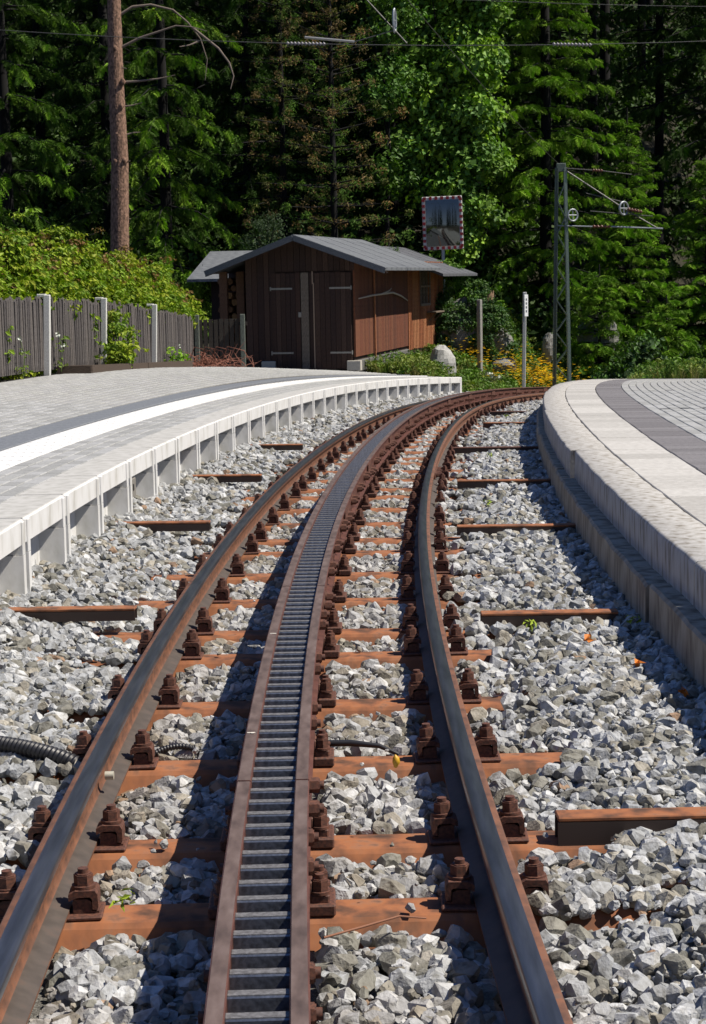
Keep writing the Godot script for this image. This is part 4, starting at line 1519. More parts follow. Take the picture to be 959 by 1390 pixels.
# ------------------------------------------------------------------ mirror, mast, posts, wires
func build_wayside():
	var grey := plain("galvanised", rgb(150, 154, 158), 0.45, 0.6)
	var zf := 47.6
	var p := Vector3(2.43, 0.0, -zf)
	var g := ground_y(p.x, zf)
	var t := thing("traffic_mirror", Vector3(p.x, g, -zf), "convex traffic mirror with red and white border on a post behind the shed roof", "mirror", "", -0.06)
	var o := Shape.new()
	o.rod(Vector3(0, -0.2, -0.06), Vector3(0, 2.9 - g - 0.1, -0.06), 0.046, 10)
	make("post", o, grey, t)
	var cy := 2.68 - g
	var bo := Shape.new()
	bo.box(Vector3(0, cy, -0.02), Vector3(1.03, 1.35, 0.05), Basis(Vector3.BACK, 0.025), 0.02)
	var back := make("frame", bo, plain("mirror_white", rgb(186, 184, 182), 0.5), t)
	var red := plain("mirror_red", rgb(142, 26, 34), 0.5)
	var tilt := Basis(Vector3.BACK, 0.025)
	for k in 7:
		for s in [-1.0, 1.0]:
			var r := Shape.new()
			r.box(Vector3(0, cy, 0) + tilt * Vector3(-0.441 + k * 0.147, s * 0.632, 0.008), Vector3(0.074, 0.076, 0.006), tilt)
			make("red_stripe", r, red, back)
	for k in 9:
		for s in [-1.0, 1.0]:
			var r := Shape.new()
			r.box(Vector3(0, cy, 0) + tilt * Vector3(s * 0.474, -0.588 + k * 0.147, 0.008), Vector3(0.076, 0.074, 0.006), tilt)
			make("red_stripe", r, red, back)
	var ms := Shape.new()
	var hw := 0.424
	var hh := 0.583
	var bulge := func(a: float, b: float) -> Vector3:
		return Vector3(0, cy, 0) + tilt * Vector3(a * hw, b * hh, 0.009 + 0.085 * (1.0 - a * a * 0.5 - b * b * 0.5))
	var bn := func(a: float, b: float) -> Vector3:
		return tilt * Vector3(0.085 * a / hw, 0.085 * b / hh, 1).normalized()
	for i in 14:
		for j in 14:
			var a0 := -1.0 + i / 7.0
			var a1 := -1.0 + (i + 1) / 7.0
			var b0 := -1.0 + j / 7.0
			var b1 := -1.0 + (j + 1) / 7.0
			ms.quadn(bulge.call(a0, b0), bulge.call(a1, b0), bulge.call(a1, b1), bulge.call(a0, b1), bn.call(a0, b0), bn.call(a1, b0), bn.call(a1, b1), bn.call(a0, b1))
	make("mirror_glass", ms, plain("mirror_face", rgb(106, 110, 108), 0.06, 1.0), t)
	# catenary mast of angle iron with lacing
	var z := 45.0
	var mx := 5.16
	var gy := -1.75
	var m := thing("lattice_mast", Vector3(mx, gy, -z), "dark green steel lattice mast beside the line, in front of the spruces", "mast")
	var gm := surface("mast_paint", [[0.0, rgb(70, 82, 74)], [1.0, rgb(110, 122, 112)]], 0.03, Vector3(2, 2, 2), 0.7, 1.0, 0.2)
	var gm2 := surface("mast_paint_pale", [[0.0, rgb(96, 112, 104)], [1.0, rgb(144, 156, 148)]], 0.03, Vector3(2, 2, 2), 0.7, 1.0, 0.2)
	var h := 5.62
	for s in [-1.0, 1.0]:
		for w in [-1.0, 1.0]:
			var l := Shape.new()
			var a := Vector3(s * 0.17, -0.2, w * 0.12)
			var b := Vector3(s * 0.075, h, w * 0.07)
			l.bar(a, b, 0.06 if s > 0 else 0.055, 0.02)
			l.bar(a + Vector3(s * 0.03, 0, -w * 0.03), b + Vector3(s * 0.03, 0, -w * 0.03), 0.014, 0.07)
			make("leg", l, gm2 if s > 0 else gm, m)
	var n := 13
	for k in n:
		for w in [-1.0, 1.0]:
			var y0 := 0.1 + (h - 0.5) * k / n
			var y1 := 0.1 + (h - 0.5) * (k + 1) / n
			var x0 := lerpf(0.17, 0.075, y0 / h)
			var x1 := lerpf(0.17, 0.075, y1 / h)
			var s := 1.0 if k % 2 else -1.0
			var l := Shape.new()
			l.bar(Vector3(s * x0, y0, w * 0.11), Vector3(-s * x1, y1, w * 0.11), 0.04, 0.012)
			make("lacing_bar", l, gm2, m)
	var cap := Shape.new()
	cap.box(Vector3(0, h, 0), Vector3(0.22, 0.2, 0.18), Basis.IDENTITY, 0.01)
	make("mast_cap", cap, gm, m)
	# what hangs on the mast: a wheel, a strut and stays
	var pale := plain("pale_steel", rgb(150, 156, 160), 0.45, 0.5)
	var brown := plain("brown_porcelain", rgb(96, 58, 46), 0.3)
	var dark := plain("wire_dark", rgb(88, 88, 86), 0.5, 0.6)
	var lit := plain("wire_pale", rgb(150, 150, 148), 0.45, 0.6)
	var ring := func(o2: Shape, c: Vector3, r: float, th: float, b: Basis):
		var pts := []
		var rs := []
		for k in 17:
			pts.append(c + b * Vector3(cos(k * TAU / 16) * r, sin(k * TAU / 16) * r, 0)); rs.append(th)
		o2.tube(pts, rs, 6, false)
		o2.rod(c - b.x * r, c + b.x * r, th * 0.6, 5)
		o2.rod(c - b.y * r, c + b.y * r, th * 0.6, 5)
	var w1 := Shape.new()
	ring.call(w1, Vector3(0.27, h - 1.14, 0.1), 0.14, 0.022, Basis(Vector3.UP, 0.5))
	make("tension_wheel", w1, pale, m)
	var bracket := Shape.new()
	bracket.rod(Vector3(-0.1, h - 1.38, 0.05), Vector3(0.75, h - 1.42, 0.05), 0.016, 8)
	bracket.rod(Vector3(1.2, h - 1.43, 0.05), Vector3(2.45, h - 1.5, 0.05), 0.02, 8)
	make("bracket_tube", bracket, pale, m)
	var ins := func(o2: Shape, a: Vector3, b: Vector3, r: float, count: int):
		for k in count:
			var c := a.lerp(b, (k + 0.5) / count)
			var d := (b - a) / count * 0.32
			o2.tube([c - d, c - d * 0.4, c + d], [r * 0.45, r, r * 0.4], 8)
		o2.rod(a, b, r * 0.4, 6)
	var i1 := Shape.new()
	ins.call(i1, Vector3(0.75, h - 1.42, 0.05), Vector3(1.2, h - 1.43, 0.05), 0.05, 5)
	make("insulator", i1, brown, m)
	var stays := Shape.new()
	stays.rod(Vector3(0.1, h - 0.02, 0.05), Vector3(0.75, h - 0.08, 0.05), 0.012, 5)
	stays.rod(Vector3(1.0, h - 0.1, 0.05), Vector3(1.7, h - 0.2, 0.05), 0.012, 5)
	stays.rod(Vector3(0.15, h - 0.1, 0.05), Vector3(1.5, h - 1.0, 0.05), 0.02, 6)
	stays.rod(Vector3(1.5, h - 1.0, 0.05), Vector3(2.3, h - 1.48, 0.05), 0.018, 6)
	stays.rod(Vector3(0.6, h - 0.62, 0.05), Vector3(1.5, h - 0.85, 0.05), 0.012, 5)
	stays.rod(Vector3(0.7, h - 1.05, 0.05), Vector3(2.2, h - 1.2, 0.05), 0.012, 5)
	make("stay", stays, dark, m)
	var i2 := Shape.new()
	ins.call(i2, Vector3(0.75, h - 0.08, 0.05), Vector3(1.0, h - 0.1, 0.05), 0.05, 4)
	make("insulator", i2, brown, m)
	var w2 := Shape.new()
	ring.call(w2, Vector3(1.5, h - 1.0, 0.1), 0.155, 0.026, Basis(Vector3.UP, 0.7))
	make("tension_wheel", w2, pale, m)
	var i3 := Shape.new()
	ins.call(i3, Vector3(1.6, h - 1.02, 0.06), Vector3(1.95, h - 1.1, 0.06), 0.06, 5)
	make("insulator", i3, brown, m)
	# posts in the bank
	var sp := thing("sign_post", Vector3(4.05, ground_y(4.05, 43.0), -43.0), "slim pale post with a small white plate near its top", "sign post")
	var pc := surface("post_paint", [[0.0, rgb(150, 152, 150)], [1.0, rgb(196, 198, 196)]], 0.03, Vector3(3, 1, 3), 0.7)
	var a1 := Shape.new()
	var ph := 0.93 - sp.position.y
	a1.box(Vector3(0, ph * 0.5 - 0.1, 0), Vector3(0.085, ph + 0.2, 0.085), Basis(Vector3.BACK, -0.02), 0.012)
	make("post", a1, pc, sp)
	var a2 := Shape.new()
	a2.box(Vector3(0.05, ph - 0.31, 0.09), Vector3(0.11, 0.5, 0.02), Basis(Vector3.UP, 0.6), 0.004)
	var plate := make("plate", a2, plain("plate_white", rgb(228, 230, 230), 0.5), sp)
	var marks := Shape.new()
	for k in 4:
		marks.box(Vector3(0.05, ph - 0.17 - k * 0.09, 0.09) + Basis(Vector3.UP, 0.6) * Vector3(0, 0, 0.0115), Vector3(0.035, 0.05, 0.003), Basis(Vector3.UP, 0.6))
	make("mark", marks, plain("mark_grey", rgb(70, 74, 80), 0.6), plate)
	var bp := thing("marker_post", Vector3(3.06, ground_y(3.06, 43.5), -43.5), "plain grey post with dark left side standing in the flower bank", "post")
	var b1 := Shape.new()
	var bh := 0.77 - bp.position.y
	b1.box(Vector3(0, bh * 0.5 - 0.1, 0), Vector3(0.09, bh + 0.2, 0.12), Basis(Vector3.UP, 0.7), 0.012)
	make("post", b1, surface("grey_post", [[0.0, rgb(120, 118, 112)], [1.0, rgb(166, 164, 158)]], 0.03, Vector3(3, 1, 3), 0.8, 1.0), bp)
	# overhead wires
	var wire := func(called: String, a: Vector3, b: Vector3, sag: float, r: float, spots: Array, label: String, mt: Material):
		var w := thing(called, Vector3.ZERO, label, "overhead wire")
		var pts := []
		var rs := []
		for k in 13:
			var u := k / 12.0
			pts.append(a.lerp(b, u) - Vector3(0, sag * 4.0 * u * (1.0 - u), 0)); rs.append(r * 0.75)
		var s := Shape.new()
		s.tube(pts, rs, 5)
		make("cable", s, mt, w)
		for u in spots:
			var c := a.lerp(b, u) - Vector3(0, sag * 4.0 * u * (1.0 - u), 0)
			var d := (b - a).normalized() * 0.4
			var q := Shape.new()
			ins.call(q, c - d, c + d, 0.046, 11)
			make("insulator", q, plain("grey_porcelain", rgb(120, 118, 122), 0.3), w)
	wire.call("overhead_wire", Vector3(-9.0, 6.6, -38.0), Vector3(9.5, 5.98, -38.0), 0.3, 0.011, [0.445, 0.735], "thin overhead wire with two insulators crossing the top of the forest", dark)
	wire.call("overhead_wire", Vector3(-3.6, 7.15, -37.0), Vector3(9.0, 6.42, -37.0), 0.12, 0.008, [], "thin upper wire crossing above the shed, without insulators", dark)
	wire.call("overhead_wire", Vector3(-0.6, 7.7, -30.0), Vector3(6.4, 3.9, -52.0), 0.25, 0.012, [], "dark wire slanting down in front of the maple", dark)
	var tube := thing("pull_off_arm", Vector3(-0.75, 5.9, -36.0), "short pale registration arm hanging by the top edge over the track", "bracket")
	var pa := Shape.new()
	pa.rod(Vector3(0, 0, 0), Vector3(0.95, -0.1, 0), 0.025, 8)
	pa.rod(Vector3(0.6, 0.85, 0), Vector3(1.1, 0.78, 0), 0.03, 8)
	make("arm_tube", pa, lit, tube)
	var pr := Shape.new()
	ring.call(pr, Vector3(1.72, 0.28, 0), 0.13, 0.02, Basis(Vector3.UP, 1.2) * Basis.from_scale(Vector3(0.6, 1.7, 1)))
	make("tension_wheel", pr, pale, tube)
	var pw := Shape.new()
	pw.rod(Vector3(0.95, -0.1, 0), Vector3(1.72, 0.1, 0), 0.01, 5)
	pw.rod(Vector3(1.1, 0.78, 0), Vector3(1.95, -0.15, 0), 0.014, 5)
	make("stay", pw, dark, tube)

# ------------------------------------------------------------------ the flower bank beyond the platform end
func rock_shape(size: Vector3, seed_: int, rough := 0.22) -> Shape:
	var o := Shape.new()
	var f := FastNoiseLite.new()
	f.seed = seed_
	f.frequency = 0.8
	f.fractal_octaves = 4
	var g := FastNoiseLite.new()
	g.seed = seed_ + 7
	g.noise_type = FastNoiseLite.TYPE_CELLULAR
	g.cellular_return_type = FastNoiseLite.RETURN_CELL_VALUE
	g.frequency = 0.9
	var p := func(i, j) -> Vector3:
		var la: float = -PI * 0.5 + PI * j / 14.0
		var lo: float = TAU * (i % 22) / 22.0
		var d := Vector3(cos(la) * cos(lo), sin(la), cos(la) * sin(lo))
		return d * size * (1.0 + rough * f.get_noise_3dv(d * 1.6) + rough * 0.55 * g.get_noise_3dv(d * 1.5))
	for j in 14:
		for i in 22:
			o.quad(p.call(i + 1, j), p.call(i, j), p.call(i, j + 1), p.call(i + 1, j + 1))
	return o

func build_bank():
	var rockm := surface("rock", [[0.0, rgb(92, 92, 88)], [0.5, rgb(116, 116, 112)], [1.0, rgb(156, 156, 152)]], 0.03, Vector3(1.6, 1.6, 1.6), 0.95, 5.0)
	var leafm := "small"
	var rocks := [
		[Vector3(2.75, -0.25, -46.2), Vector3(0.75, 0.95, 0.6), "pale rock outcrop half covered in ivy right of the shed"],
		[Vector3(3.55, -0.4, -46.4), Vector3(0.5, 0.5, 0.45), "grey rock with a dark ledge under the tree stump"],
		[Vector3(3.75, -0.9, -45.2), Vector3(0.34, 0.22, 0.3), "low grey rock among flowers between the two posts"],
		[Vector3(6.75, -0.35, -50.2), Vector3(0.55, 0.6, 0.5), "pale rock face in the undergrowth right of the mast"],
		[Vector3(5.1, -0.55, -47.5), Vector3(0.17, 0.4, 0.2), "pale upright rock behind the lattice mast"]]
	for q in rocks:
		var t := thing("rock", q[0], q[2], "rock")
		make("rock_body", rock_shape(q[1], rng.randi() % 999), rockm, t)
	var b := thing("boulder", Vector3(2.05, -0.7, -41.2), "smooth grey boulder standing at the corner by the end of the shed", "boulder")
	make("boulder_body", rock_shape(Vector3(0.32, 0.5, 0.3), 4, 0.16), surface("pale_rock", [[0.0, rgb(120, 120, 116)], [0.5, rgb(160, 160, 156)], [1.0, rgb(190, 190, 186)]], 0.03, Vector3(1.6, 1.6, 1.6), 0.95, 3.0), b)
	var stump := thing("tree_stump", Vector3(3.42, 0.25, -46.3), "broken pale tree stump with bark on top of the rocks", "stump")
	var so := Shape.new()
	so.tube([Vector3(0, -0.2, 0), Vector3(0.02, 0.3, 0), Vector3(0.06, 0.62, 0)], [0.22, 0.17, 0.15], 10)
	for k in 6:
		var a := k * TAU / 6
		so.tube([Vector3(0.05 + cos(a) * 0.1, 0.5, sin(a) * 0.1), Vector3(0.07 + cos(a) * 0.12, 0.66 + rng.randf() * 0.2, sin(a) * 0.12)], [0.06, 0.01], 5)
	make("stump_wood", so, wood("stump", rgb(110, 84, 62), rgb(178, 150, 120)), stump)
	# ivy over the rocks
	var iv := thing("ivy", Vector3(2.7, -0.9, -46.0), "dark green ivy climbing over the rocks right of the shed", "ivy")
	var ts := []
	var cols := []
	for k in 1300:
		var c: Vector3 = [Vector3(2.4, -0.1, -46.2), Vector3(3.1, 0.1, -46.3), Vector3(2.0, -0.2, -46.4), Vector3(3.4, -0.4, -46.1)][rng.randi() % 4]
		var d := Vector3(rng.randfn(), rng.randfn(), absf(rng.randfn())).normalized()
		var p: Vector3 = c + d * Vector3(0.68, 1.05, 0.62) * rng.randf_range(0.85, 1.1)
		if sin(p.x * 6.0 + 1.0) + sin(p.y * 5.0) < -0.9: continue
		ts.append(Transform3D(Basis(Vector3.UP, rng.randf() * TAU).scaled(Vector3.ONE * rng.randf_range(0.7, 1.2)), p - iv.position))
		var q: Color = [Color(0.035, 0.09, 0.022), Color(0.05, 0.12, 0.03), Color(0.07, 0.14, 0.025), Color(0.09, 0.15, 0.06)][rng.randi() % 4]
		cols.append(q)
	tag(scatter("leaves", clumps["small"], ts, cols, iv), "", "", "", "stuff")
	# grass, herbs and yellow flowers
	var tuft := Shape.new()
	for k in 16:
		var a := rng.randf() * TAU
		var d := Vector3(cos(a), 0, sin(a))
		var base := d * rng.randf() * 0.06
		var l := rng.randf_range(0.6, 1.0)
		var side := Vector3(-sin(a), 0, cos(a)) * 0.012
		var mid := base + Vector3(0, l * 0.6, 0) + d * 0.1
		var tip := base + Vector3(0, l * 0.9, 0) + d * rng.randf_range(0.2, 0.5)
		tuft.tri(base - side, base + side, mid + side)
		tuft.tri(base - side, mid + side, mid - side)
		tuft.tri(mid - side, mid + side, tip)
	var gt := []
	var gc := []
	var ht := []
	var hc := []
	var ft := []
	var fc := []
	for k in 15500:
		var zf := rng.randf_range(35.6, 54.0)
		var x := rng.randf_range(-0.2, 14.0)
		var q := sd(x, zf)
		if absf(q.y) < 1.45: continue
		if q.x < 34.7 and q.y > -1.4: continue
		if q.x < 34.7 and q.y < 0.0: continue
		var lx := (x + 1.1) * 0.976 - (zf - 37.0) * 0.218
		if lx < 1.3 and zf < 49.0: continue
		var p := on_ground(x, zf)
		var w := rng.randf_range(0.7, 1.2)
		var near := zf < 44.0
		if rng.randf() < (0.62 if near else 0.4):
			var c: Color = [Color(0.15, 0.21, 0.03), Color(0.21, 0.23, 0.05), Color(0.11, 0.18, 0.025), Color(0.26, 0.24, 0.08)][rng.randi() % 4]
			gt.append(Transform3D(Basis(Vector3.UP, rng.randf() * TAU).scaled(Vector3(1, rng.randf_range(0.55, 1.2), 1) * rng.randf_range(0.3, 0.5)), p))
			gc.append(Color(c.r * w, c.g * w, c.b * w))
		else:
			var c: Color = [Color(0.1, 0.19, 0.026), Color(0.13, 0.23, 0.034), Color(0.08, 0.15, 0.024), Color(0.17, 0.22, 0.04)][rng.randi() % 4]
			ht.append(Transform3D(Basis(Vector3.UP, rng.randf() * TAU).scaled(Vector3.ONE * rng.randf_range(0.6, 1.3)), p + Vector3(0, rng.randf_range(0.08, 0.42), 0)))
			hc.append(Color(c.r * w, c.g * w, c.b * w))
		var dense := exp(-pow((x - 4.75) / 0.55, 2.0) - pow((zf - 44.5) / 2.2, 2.0)) + 0.35 * exp(-pow((x - 3.6) / 0.9, 2.0) - pow((zf - 45.5) / 2.0, 2.0)) + 0.3 * exp(-pow((x - 5.9) / 0.6, 2.0) - pow((zf - 45.5) / 2.0, 2.0))
		if rng.randf() < dense * 0.75:
			ft.append(Transform3D(Basis(Vector3.UP, rng.randf() * TAU).scaled(Vector3.ONE * rng.randf_range(0.75, 1.3)), p + Vector3(0, rng.randf_range(-0.05, 0.1), 0)))
			var y := rng.randf_range(0.85, 1.15)
			fc.append(Color(0.8 * y, 0.52 * y * rng.randf_range(0.8, 1.2), 0.012))
	var gm := leaf_mat("grass_blade", Color(0.5, 0.55, 0.2))
	var gr := scatter("grass", tuft.mesh(gm), gt, gc, self)
	tag(gr, "rough sunlit grass on the bank beyond the platform end", "grass", "", "stuff")
	tag(scatter("wild_herbs", clumps["small"], ht, hc, self), "leafy green weeds covering the bank below the rocks", "weeds", "", "stuff")
	var fl := Shape.new()
	for k in 7:
		var a := rng.randf() * TAU
		var c := Vector3(cos(a) * rng.randf_range(0.02, 0.16), rng.randf_range(0.42, 0.75), sin(a) * rng.randf_range(0.02, 0.16))
		for j in 6:
			var b1 := j * TAU / 6
			var e := Vector3(cos(b1), 0.25, sin(b1)) * 0.038
			var s := Vector3(-sin(b1), 0, cos(b1)) * 0.015
			fl.tri(c, c + e * 0.7 - s, c + e)
			fl.tri(c, c + e, c + e * 0.7 + s)
	tag(scatter("yellow_wildflowers", fl.mesh(leaf_mat("petal", Color(0.4, 0.35, 0.1))), ft, fc, self), "mass of yellow-orange wild flowers round the foot of the mast", "flowers", "", "stuff")
	var wf := thing("white_flower", on_ground(3.3, 42.2, 0.1), "small cluster of white flowers low in the grass near the rack", "flowers")
	var wo := Shape.new()
	for k in 5: wo.append(leaf_clump(10, 0.06, 0.07, 0.9), Transform3D(Basis.IDENTITY, Vector3(rng.randf_range(-0.16, 0.16), rng.randf_range(0.25, 0.6), rng.randf_range(-0.1, 0.1))))
	make("flower", wo, plain("pale_petal", rgb(206, 212, 200), 0.8), wf)
	var ws := Shape.new()
	for k in 5: ws.tube([Vector3(0, 0, 0), Vector3(rng.randf_range(-0.15, 0.15), 0.5, 0)], [0.006, 0.004], 4)
	make("stem", ws, plain("stem_green", rgb(84, 104, 50), 0.8), wf)

# ------------------------------------------------------------------ the forest
func build_forest():
	# row nearest the station, left to right
	spruce("spruce", on_ground(-8.3, 45.5), 19.0, 3.3, 0.6, 0.95, GREENS + [FRESH[0]], "tall drooping spruce at the left edge behind the hedge", "", 0.6, 1.6)
	spruce("spruce", on_ground(-4.55, 46.6), 18.0, 2.7, 1.2, 0.95, GREENS + FRESH, "drooping bright-tipped spruce just right of the bare pine trunk", "", 0.62, 1.55)
	spruce("spruce", on_ground(-6.6, 51.5), 20.0, 2.4, 1.5, 0.75, DEEP, "dark spruce directly behind the bare pine trunk", "", 0.5)
	spruce("larch", on_ground(-0.35, 46.6), 13.0, 2.5, 1.7, 0.8, [DEAD[0], DEAD[1], GREENS[1], GREENS[2], Color(0.14, 0.15, 0.04)], "sparse half-dead conifer with brown needles above the shed roof", "", 0.12, 0.95, 0.1, 99.0, true)
	spruce("larch", on_ground(-1.7, 49.5), 15.0, 2.2, 2.6, 0.8, [GREENS[0], GREENS[1], DEAD[2], DEAD[1]], "thin dark conifer left of the brown one above the shed", "", 0.2, 1.0, 0.1, 99.0, true)
	broadleaf("maple", on_ground(2.45, 50.3), [
		[Vector3(-0.2, 7.6, -0.2), Vector3(1.3, 1.2, 1.1)], [Vector3(0.9, 6.9, 0.3), Vector3(1.0, 0.9, 1.0)], [Vector3(-0.6, 6.1, 0.4), Vector3(0.9, 0.8, 0.9)],
		[Vector3(0.8, 5.4, 0.5), Vector3(1.1, 0.75, 0.9)], [Vector3(-0.4, 4.7, 0.6), Vector3(1.0, 0.7, 0.9)], [Vector3(1.1, 4.2, 0.7), Vector3(0.85, 0.6, 0.8)],
		[Vector3(0.2, 3.5, 0.7), Vector3(0.9, 0.6, 0.8)], [Vector3(0.9, 2.9, 0.8), Vector3(0.7, 0.5, 0.7)], [Vector3(0.5, 2.0, 0.8), Vector3(0.7, 0.55, 0.6)],
		[Vector3(0.3, 9.3, -0.3), Vector3(1.5, 1.2, 1.3)], [Vector3(-0.9, 8.9, 0.0), Vector3(0.9, 0.8, 0.9)], [Vector3(1.3, 8.6, 0.0), Vector3(0.9, 0.9, 0.9)]],
		MAPLE + [FRESH[1]], "broad", 9.0, "bright green maple rising behind the traffic mirror", "tree", "", 0.12)
	broadleaf("hazel", on_ground(1.0, 49.0), [[Vector3(0.1, 6.6, 0), Vector3(0.7, 1.0, 0.7)], [Vector3(0.2, 4.4, 0), Vector3(0.6, 0.8, 0.6)], [Vector3(0.2, 8.4, 0), Vector3(0.9, 0.9, 0.8)]],
		[MAPLE[2], GREENS[1]], "medium", 9.0, "dark leafy tree between the brown conifer and the maple", "tree", "", 0.07)
	broadleaf("willow_bush", on_ground(-2.1, 45.0), [[Vector3(0, 2.6, 0), Vector3(0.8, 0.7, 0.6)], [Vector3(0.5, 2.1, 0.2), Vector3(0.7, 0.6, 0.6)], [Vector3(-0.5, 1.9, 0.1), Vector3(0.6, 0.6, 0.5)], [Vector3(0.2, 3.3, 0), Vector3(0.45, 0.4, 0.4)]],
		[Color(0.06, 0.1, 0.045), Color(0.08, 0.12, 0.06), Color(0.045, 0.085, 0.03)], "fine", 20.0, "grey-green bush behind the left slope of the shed roof", "bush", "", 0.05)
	broadleaf("young_beech", on_ground(-3.55, 42.5), [[Vector3(0, 1.75, 0), Vector3(0.45, 0.5, 0.4)], [Vector3(0.35, 2.1, 0), Vector3(0.3, 0.28, 0.3)]], FRESH, "small", 22.0, "small fresh green tree beside the lean-to roof", "tree", "", 0.03)
	broadleaf("bush", on_ground(2.9, 47.0), [[Vector3(0, 1.5, 0), Vector3(0.5, 0.5, 0.4)], [Vector3(-0.3, 2.2, 0), Vector3(0.4, 0.5, 0.4)], [Vector3(0.6, 1.2, 0.1), Vector3(0.4, 0.35, 0.4)]], MAPLE, "small", 18.0, "leafy bush beneath the mirror at the end of the shed roof", "bush", "", 0.04)
	spruce("spruce", on_ground(5.6, 52.8), 21.0, 3.0, 0.4, 0.96, FRESH, "big bright spruce with layered branches behind the lattice mast", "", 0.42, 1.05)
	spruce("spruce", on_ground(3.9, 54.0), 20.0, 2.4, 0.5, 0.8, DEEP, "dark spruce between the maple and the mast", "", 0.5)
	spruce("spruce", on_ground(8.1, 54.0), 7.8, 2.2, 0.2, 0.97, FRESH, "young pointed spruce right of the mast, its tip against the dark forest", "", 0.3, 0.8)
	spruce("spruce", on_ground(10.6, 55.0), 7.0, 2.4, 0.2, 0.97, FRESH, "young spruce at the right edge above the platform", "", 0.35, 0.8)
	spruce("spruce", on_ground(6.7, 49.6), 3.6, 1.3, 0.1, 0.9, FRESH, "small bushy spruce right of the foot of the mast", "", 0.35, 0.8)
	spruce("spruce", on_ground(8.6, 50.2), 2.9, 1.5, 0.1, 0.9, FRESH, "low spreading spruce above the far edge of the right platform", "", 0.4, 0.8)
	spruce("spruce", on_ground(3.7, 47.2), 1.9, 0.7, 0.1, 0.95, FRESH, "little dark spruce right of the tree stump", "", 0.3, 0.7)
	broadleaf("elder_bush", on_ground(7.3, 48.6), [[Vector3(0, 0.9, 0), Vector3(0.5, 0.5, 0.4)], [Vector3(-0.6, 0.6, 0), Vector3(0.4, 0.4, 0.4)], [Vector3(0.5, 1.4, -0.2), Vector3(0.4, 0.4, 0.4)]], [MAPLE[2], Color(0.06, 0.11, 0.04)], "medium", 12.0, "pale-leaved bush in front of the rock face right of the mast", "bush", "", 0.03)
	# the bare pine
	var zf := 42.0
	var base := on_ground(-5.3, zf)
	var t := thing("pine_tree", base, "tall pine with bare reddish trunk and dead branch stubs behind the hedge", "tree")
	var px := func(u: float, v: float, depth := 0.0) -> Vector3:      # a point of the pine 42 m off, from its bearing
		var a := (u - 479.5) / 2500.0
		var b := (695.0 - v) / 2500.0
		var yc := b * cos(0.01914) - a * sin(0.01914)
		var dz := cos(0.12625) + yc * sin(0.12625)
		return Vector3((a * cos(0.01914) + b * sin(0.01914)) / dz * zf, 1.3247 + (yc * cos(0.12625) - sin(0.12625)) / dz * zf, -zf + depth) - base
	var bark := surface("pine_bark", [[0.0, rgb(40, 32, 28)], [0.35, rgb(96, 74, 60)], [0.65, rgb(150, 118, 98)], [1.0, rgb(136, 110, 96)]], 0.022, Vector3(1.5, 0.6, 1.5), 0.95, 5.0)
	var tr := Shape.new()
	tr.tube([Vector3(0.1, -0.4, 0), px.call(166, 470), px.call(163, 340), px.call(163, 220), px.call(158, 110), px.call(155, 0), px.call(150, -250), px.call(146, -500)], [0.27, 0.235, 0.21, 0.195, 0.175, 0.15, 0.11, 0.06], 14)
	make("trunk", tr, bark, t)
	var dead := surface("dead_branch", [[0.0, rgb(84, 72, 64)], [1.0, rgb(150, 138, 126)]], 0.05, Vector3(3, 3, 3), 0.9, 2.0)
	for q in [
		[[160, 22], [180, 9], [205, 6], [235, 13], [255, 30], [272, 52], [281, 80], [278, 108]],
		[[162, 66], [190, 52], [212, 45], [240, 36], [262, 38], [282, 44]],
		[[163, 112], [190, 110], [215, 107], [238, 102]],
		[[262, 38], [297, 66], [312, 86], [318, 104], [314, 122]],
		[[270, 56], [258, 62], [245, 65]],
		[[166, 145], [180, 143], [194, 139]], [[168, 184], [180, 180], [190, 179]], [[168, 222], [178, 219]], [[168, 298], [178, 297]], [[158, 90], [150, 88], [146, 88]], [[160, 93], [166, 92], [173, 94]]]:
		var pts := []
		var rs := []
		var n: int = q.size()
		var bow := rng.randf_range(-0.3, 0.4)
		for k in n:
			pts.append(px.call(q[k][0], q[k][1], bow * k / n)); rs.append(lerpf(0.036 if n > 3 else 0.026, 0.008, k / (n - 1.0)))
		var o := Shape.new()
		o.tube(pts, rs, 6)
		make("dead_branch", o, dead, t)
	for q in [[157, 66], [168, 112], [166, 145], [160, 183], [158, 219], [170, 219], [160, 258], [162, 297]]:
		var c: Vector3 = px.call(q[0], q[1], 0.14)
		var knot := Shape.new()
		knot.tube([c - Vector3(0, 0.07, 0), c, c + Vector3(0, 0.07, 0)], [0.03, 0.075, 0.03], 7)
		make("knot", knot, bark, t)
	var ts := []
	var cols := []
	for k in 420:
		var d := Vector3(rng.randfn(), rng.randfn() * 0.7, rng.randfn()).normalized()
		var p: Vector3 = px.call(148, -420) + d * Vector3(2.2, 2.6, 2.2) * pow(rng.randf(), 0.4)
		ts.append(aim(p, (d + Vector3(0, 0.2, 0)).normalized(), rng.randf_range(-0.6, 0.6), rng.randf_range(0.5, 0.9)))
		cols.append(GREENS[rng.randi() % 3])
	tag(scatter("crown", sprays[0], ts, cols, t), "", "", "", "stuff")
	# the dark forest behind: three kinds, copied
	var kinds := [
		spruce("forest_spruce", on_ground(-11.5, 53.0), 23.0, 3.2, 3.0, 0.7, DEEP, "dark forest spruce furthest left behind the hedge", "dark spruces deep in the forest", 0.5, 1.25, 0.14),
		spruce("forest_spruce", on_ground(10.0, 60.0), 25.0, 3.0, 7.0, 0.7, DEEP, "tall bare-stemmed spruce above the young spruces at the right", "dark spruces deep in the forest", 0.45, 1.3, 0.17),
		spruce("forest_spruce", on_ground(-2.9, 54.5), 22.0, 3.0, 2.0, 0.72, DEEP, "dark forest spruce in the gap above the lean-to roof", "dark spruces deep in the forest", 0.55, 1.2, 0.13)]
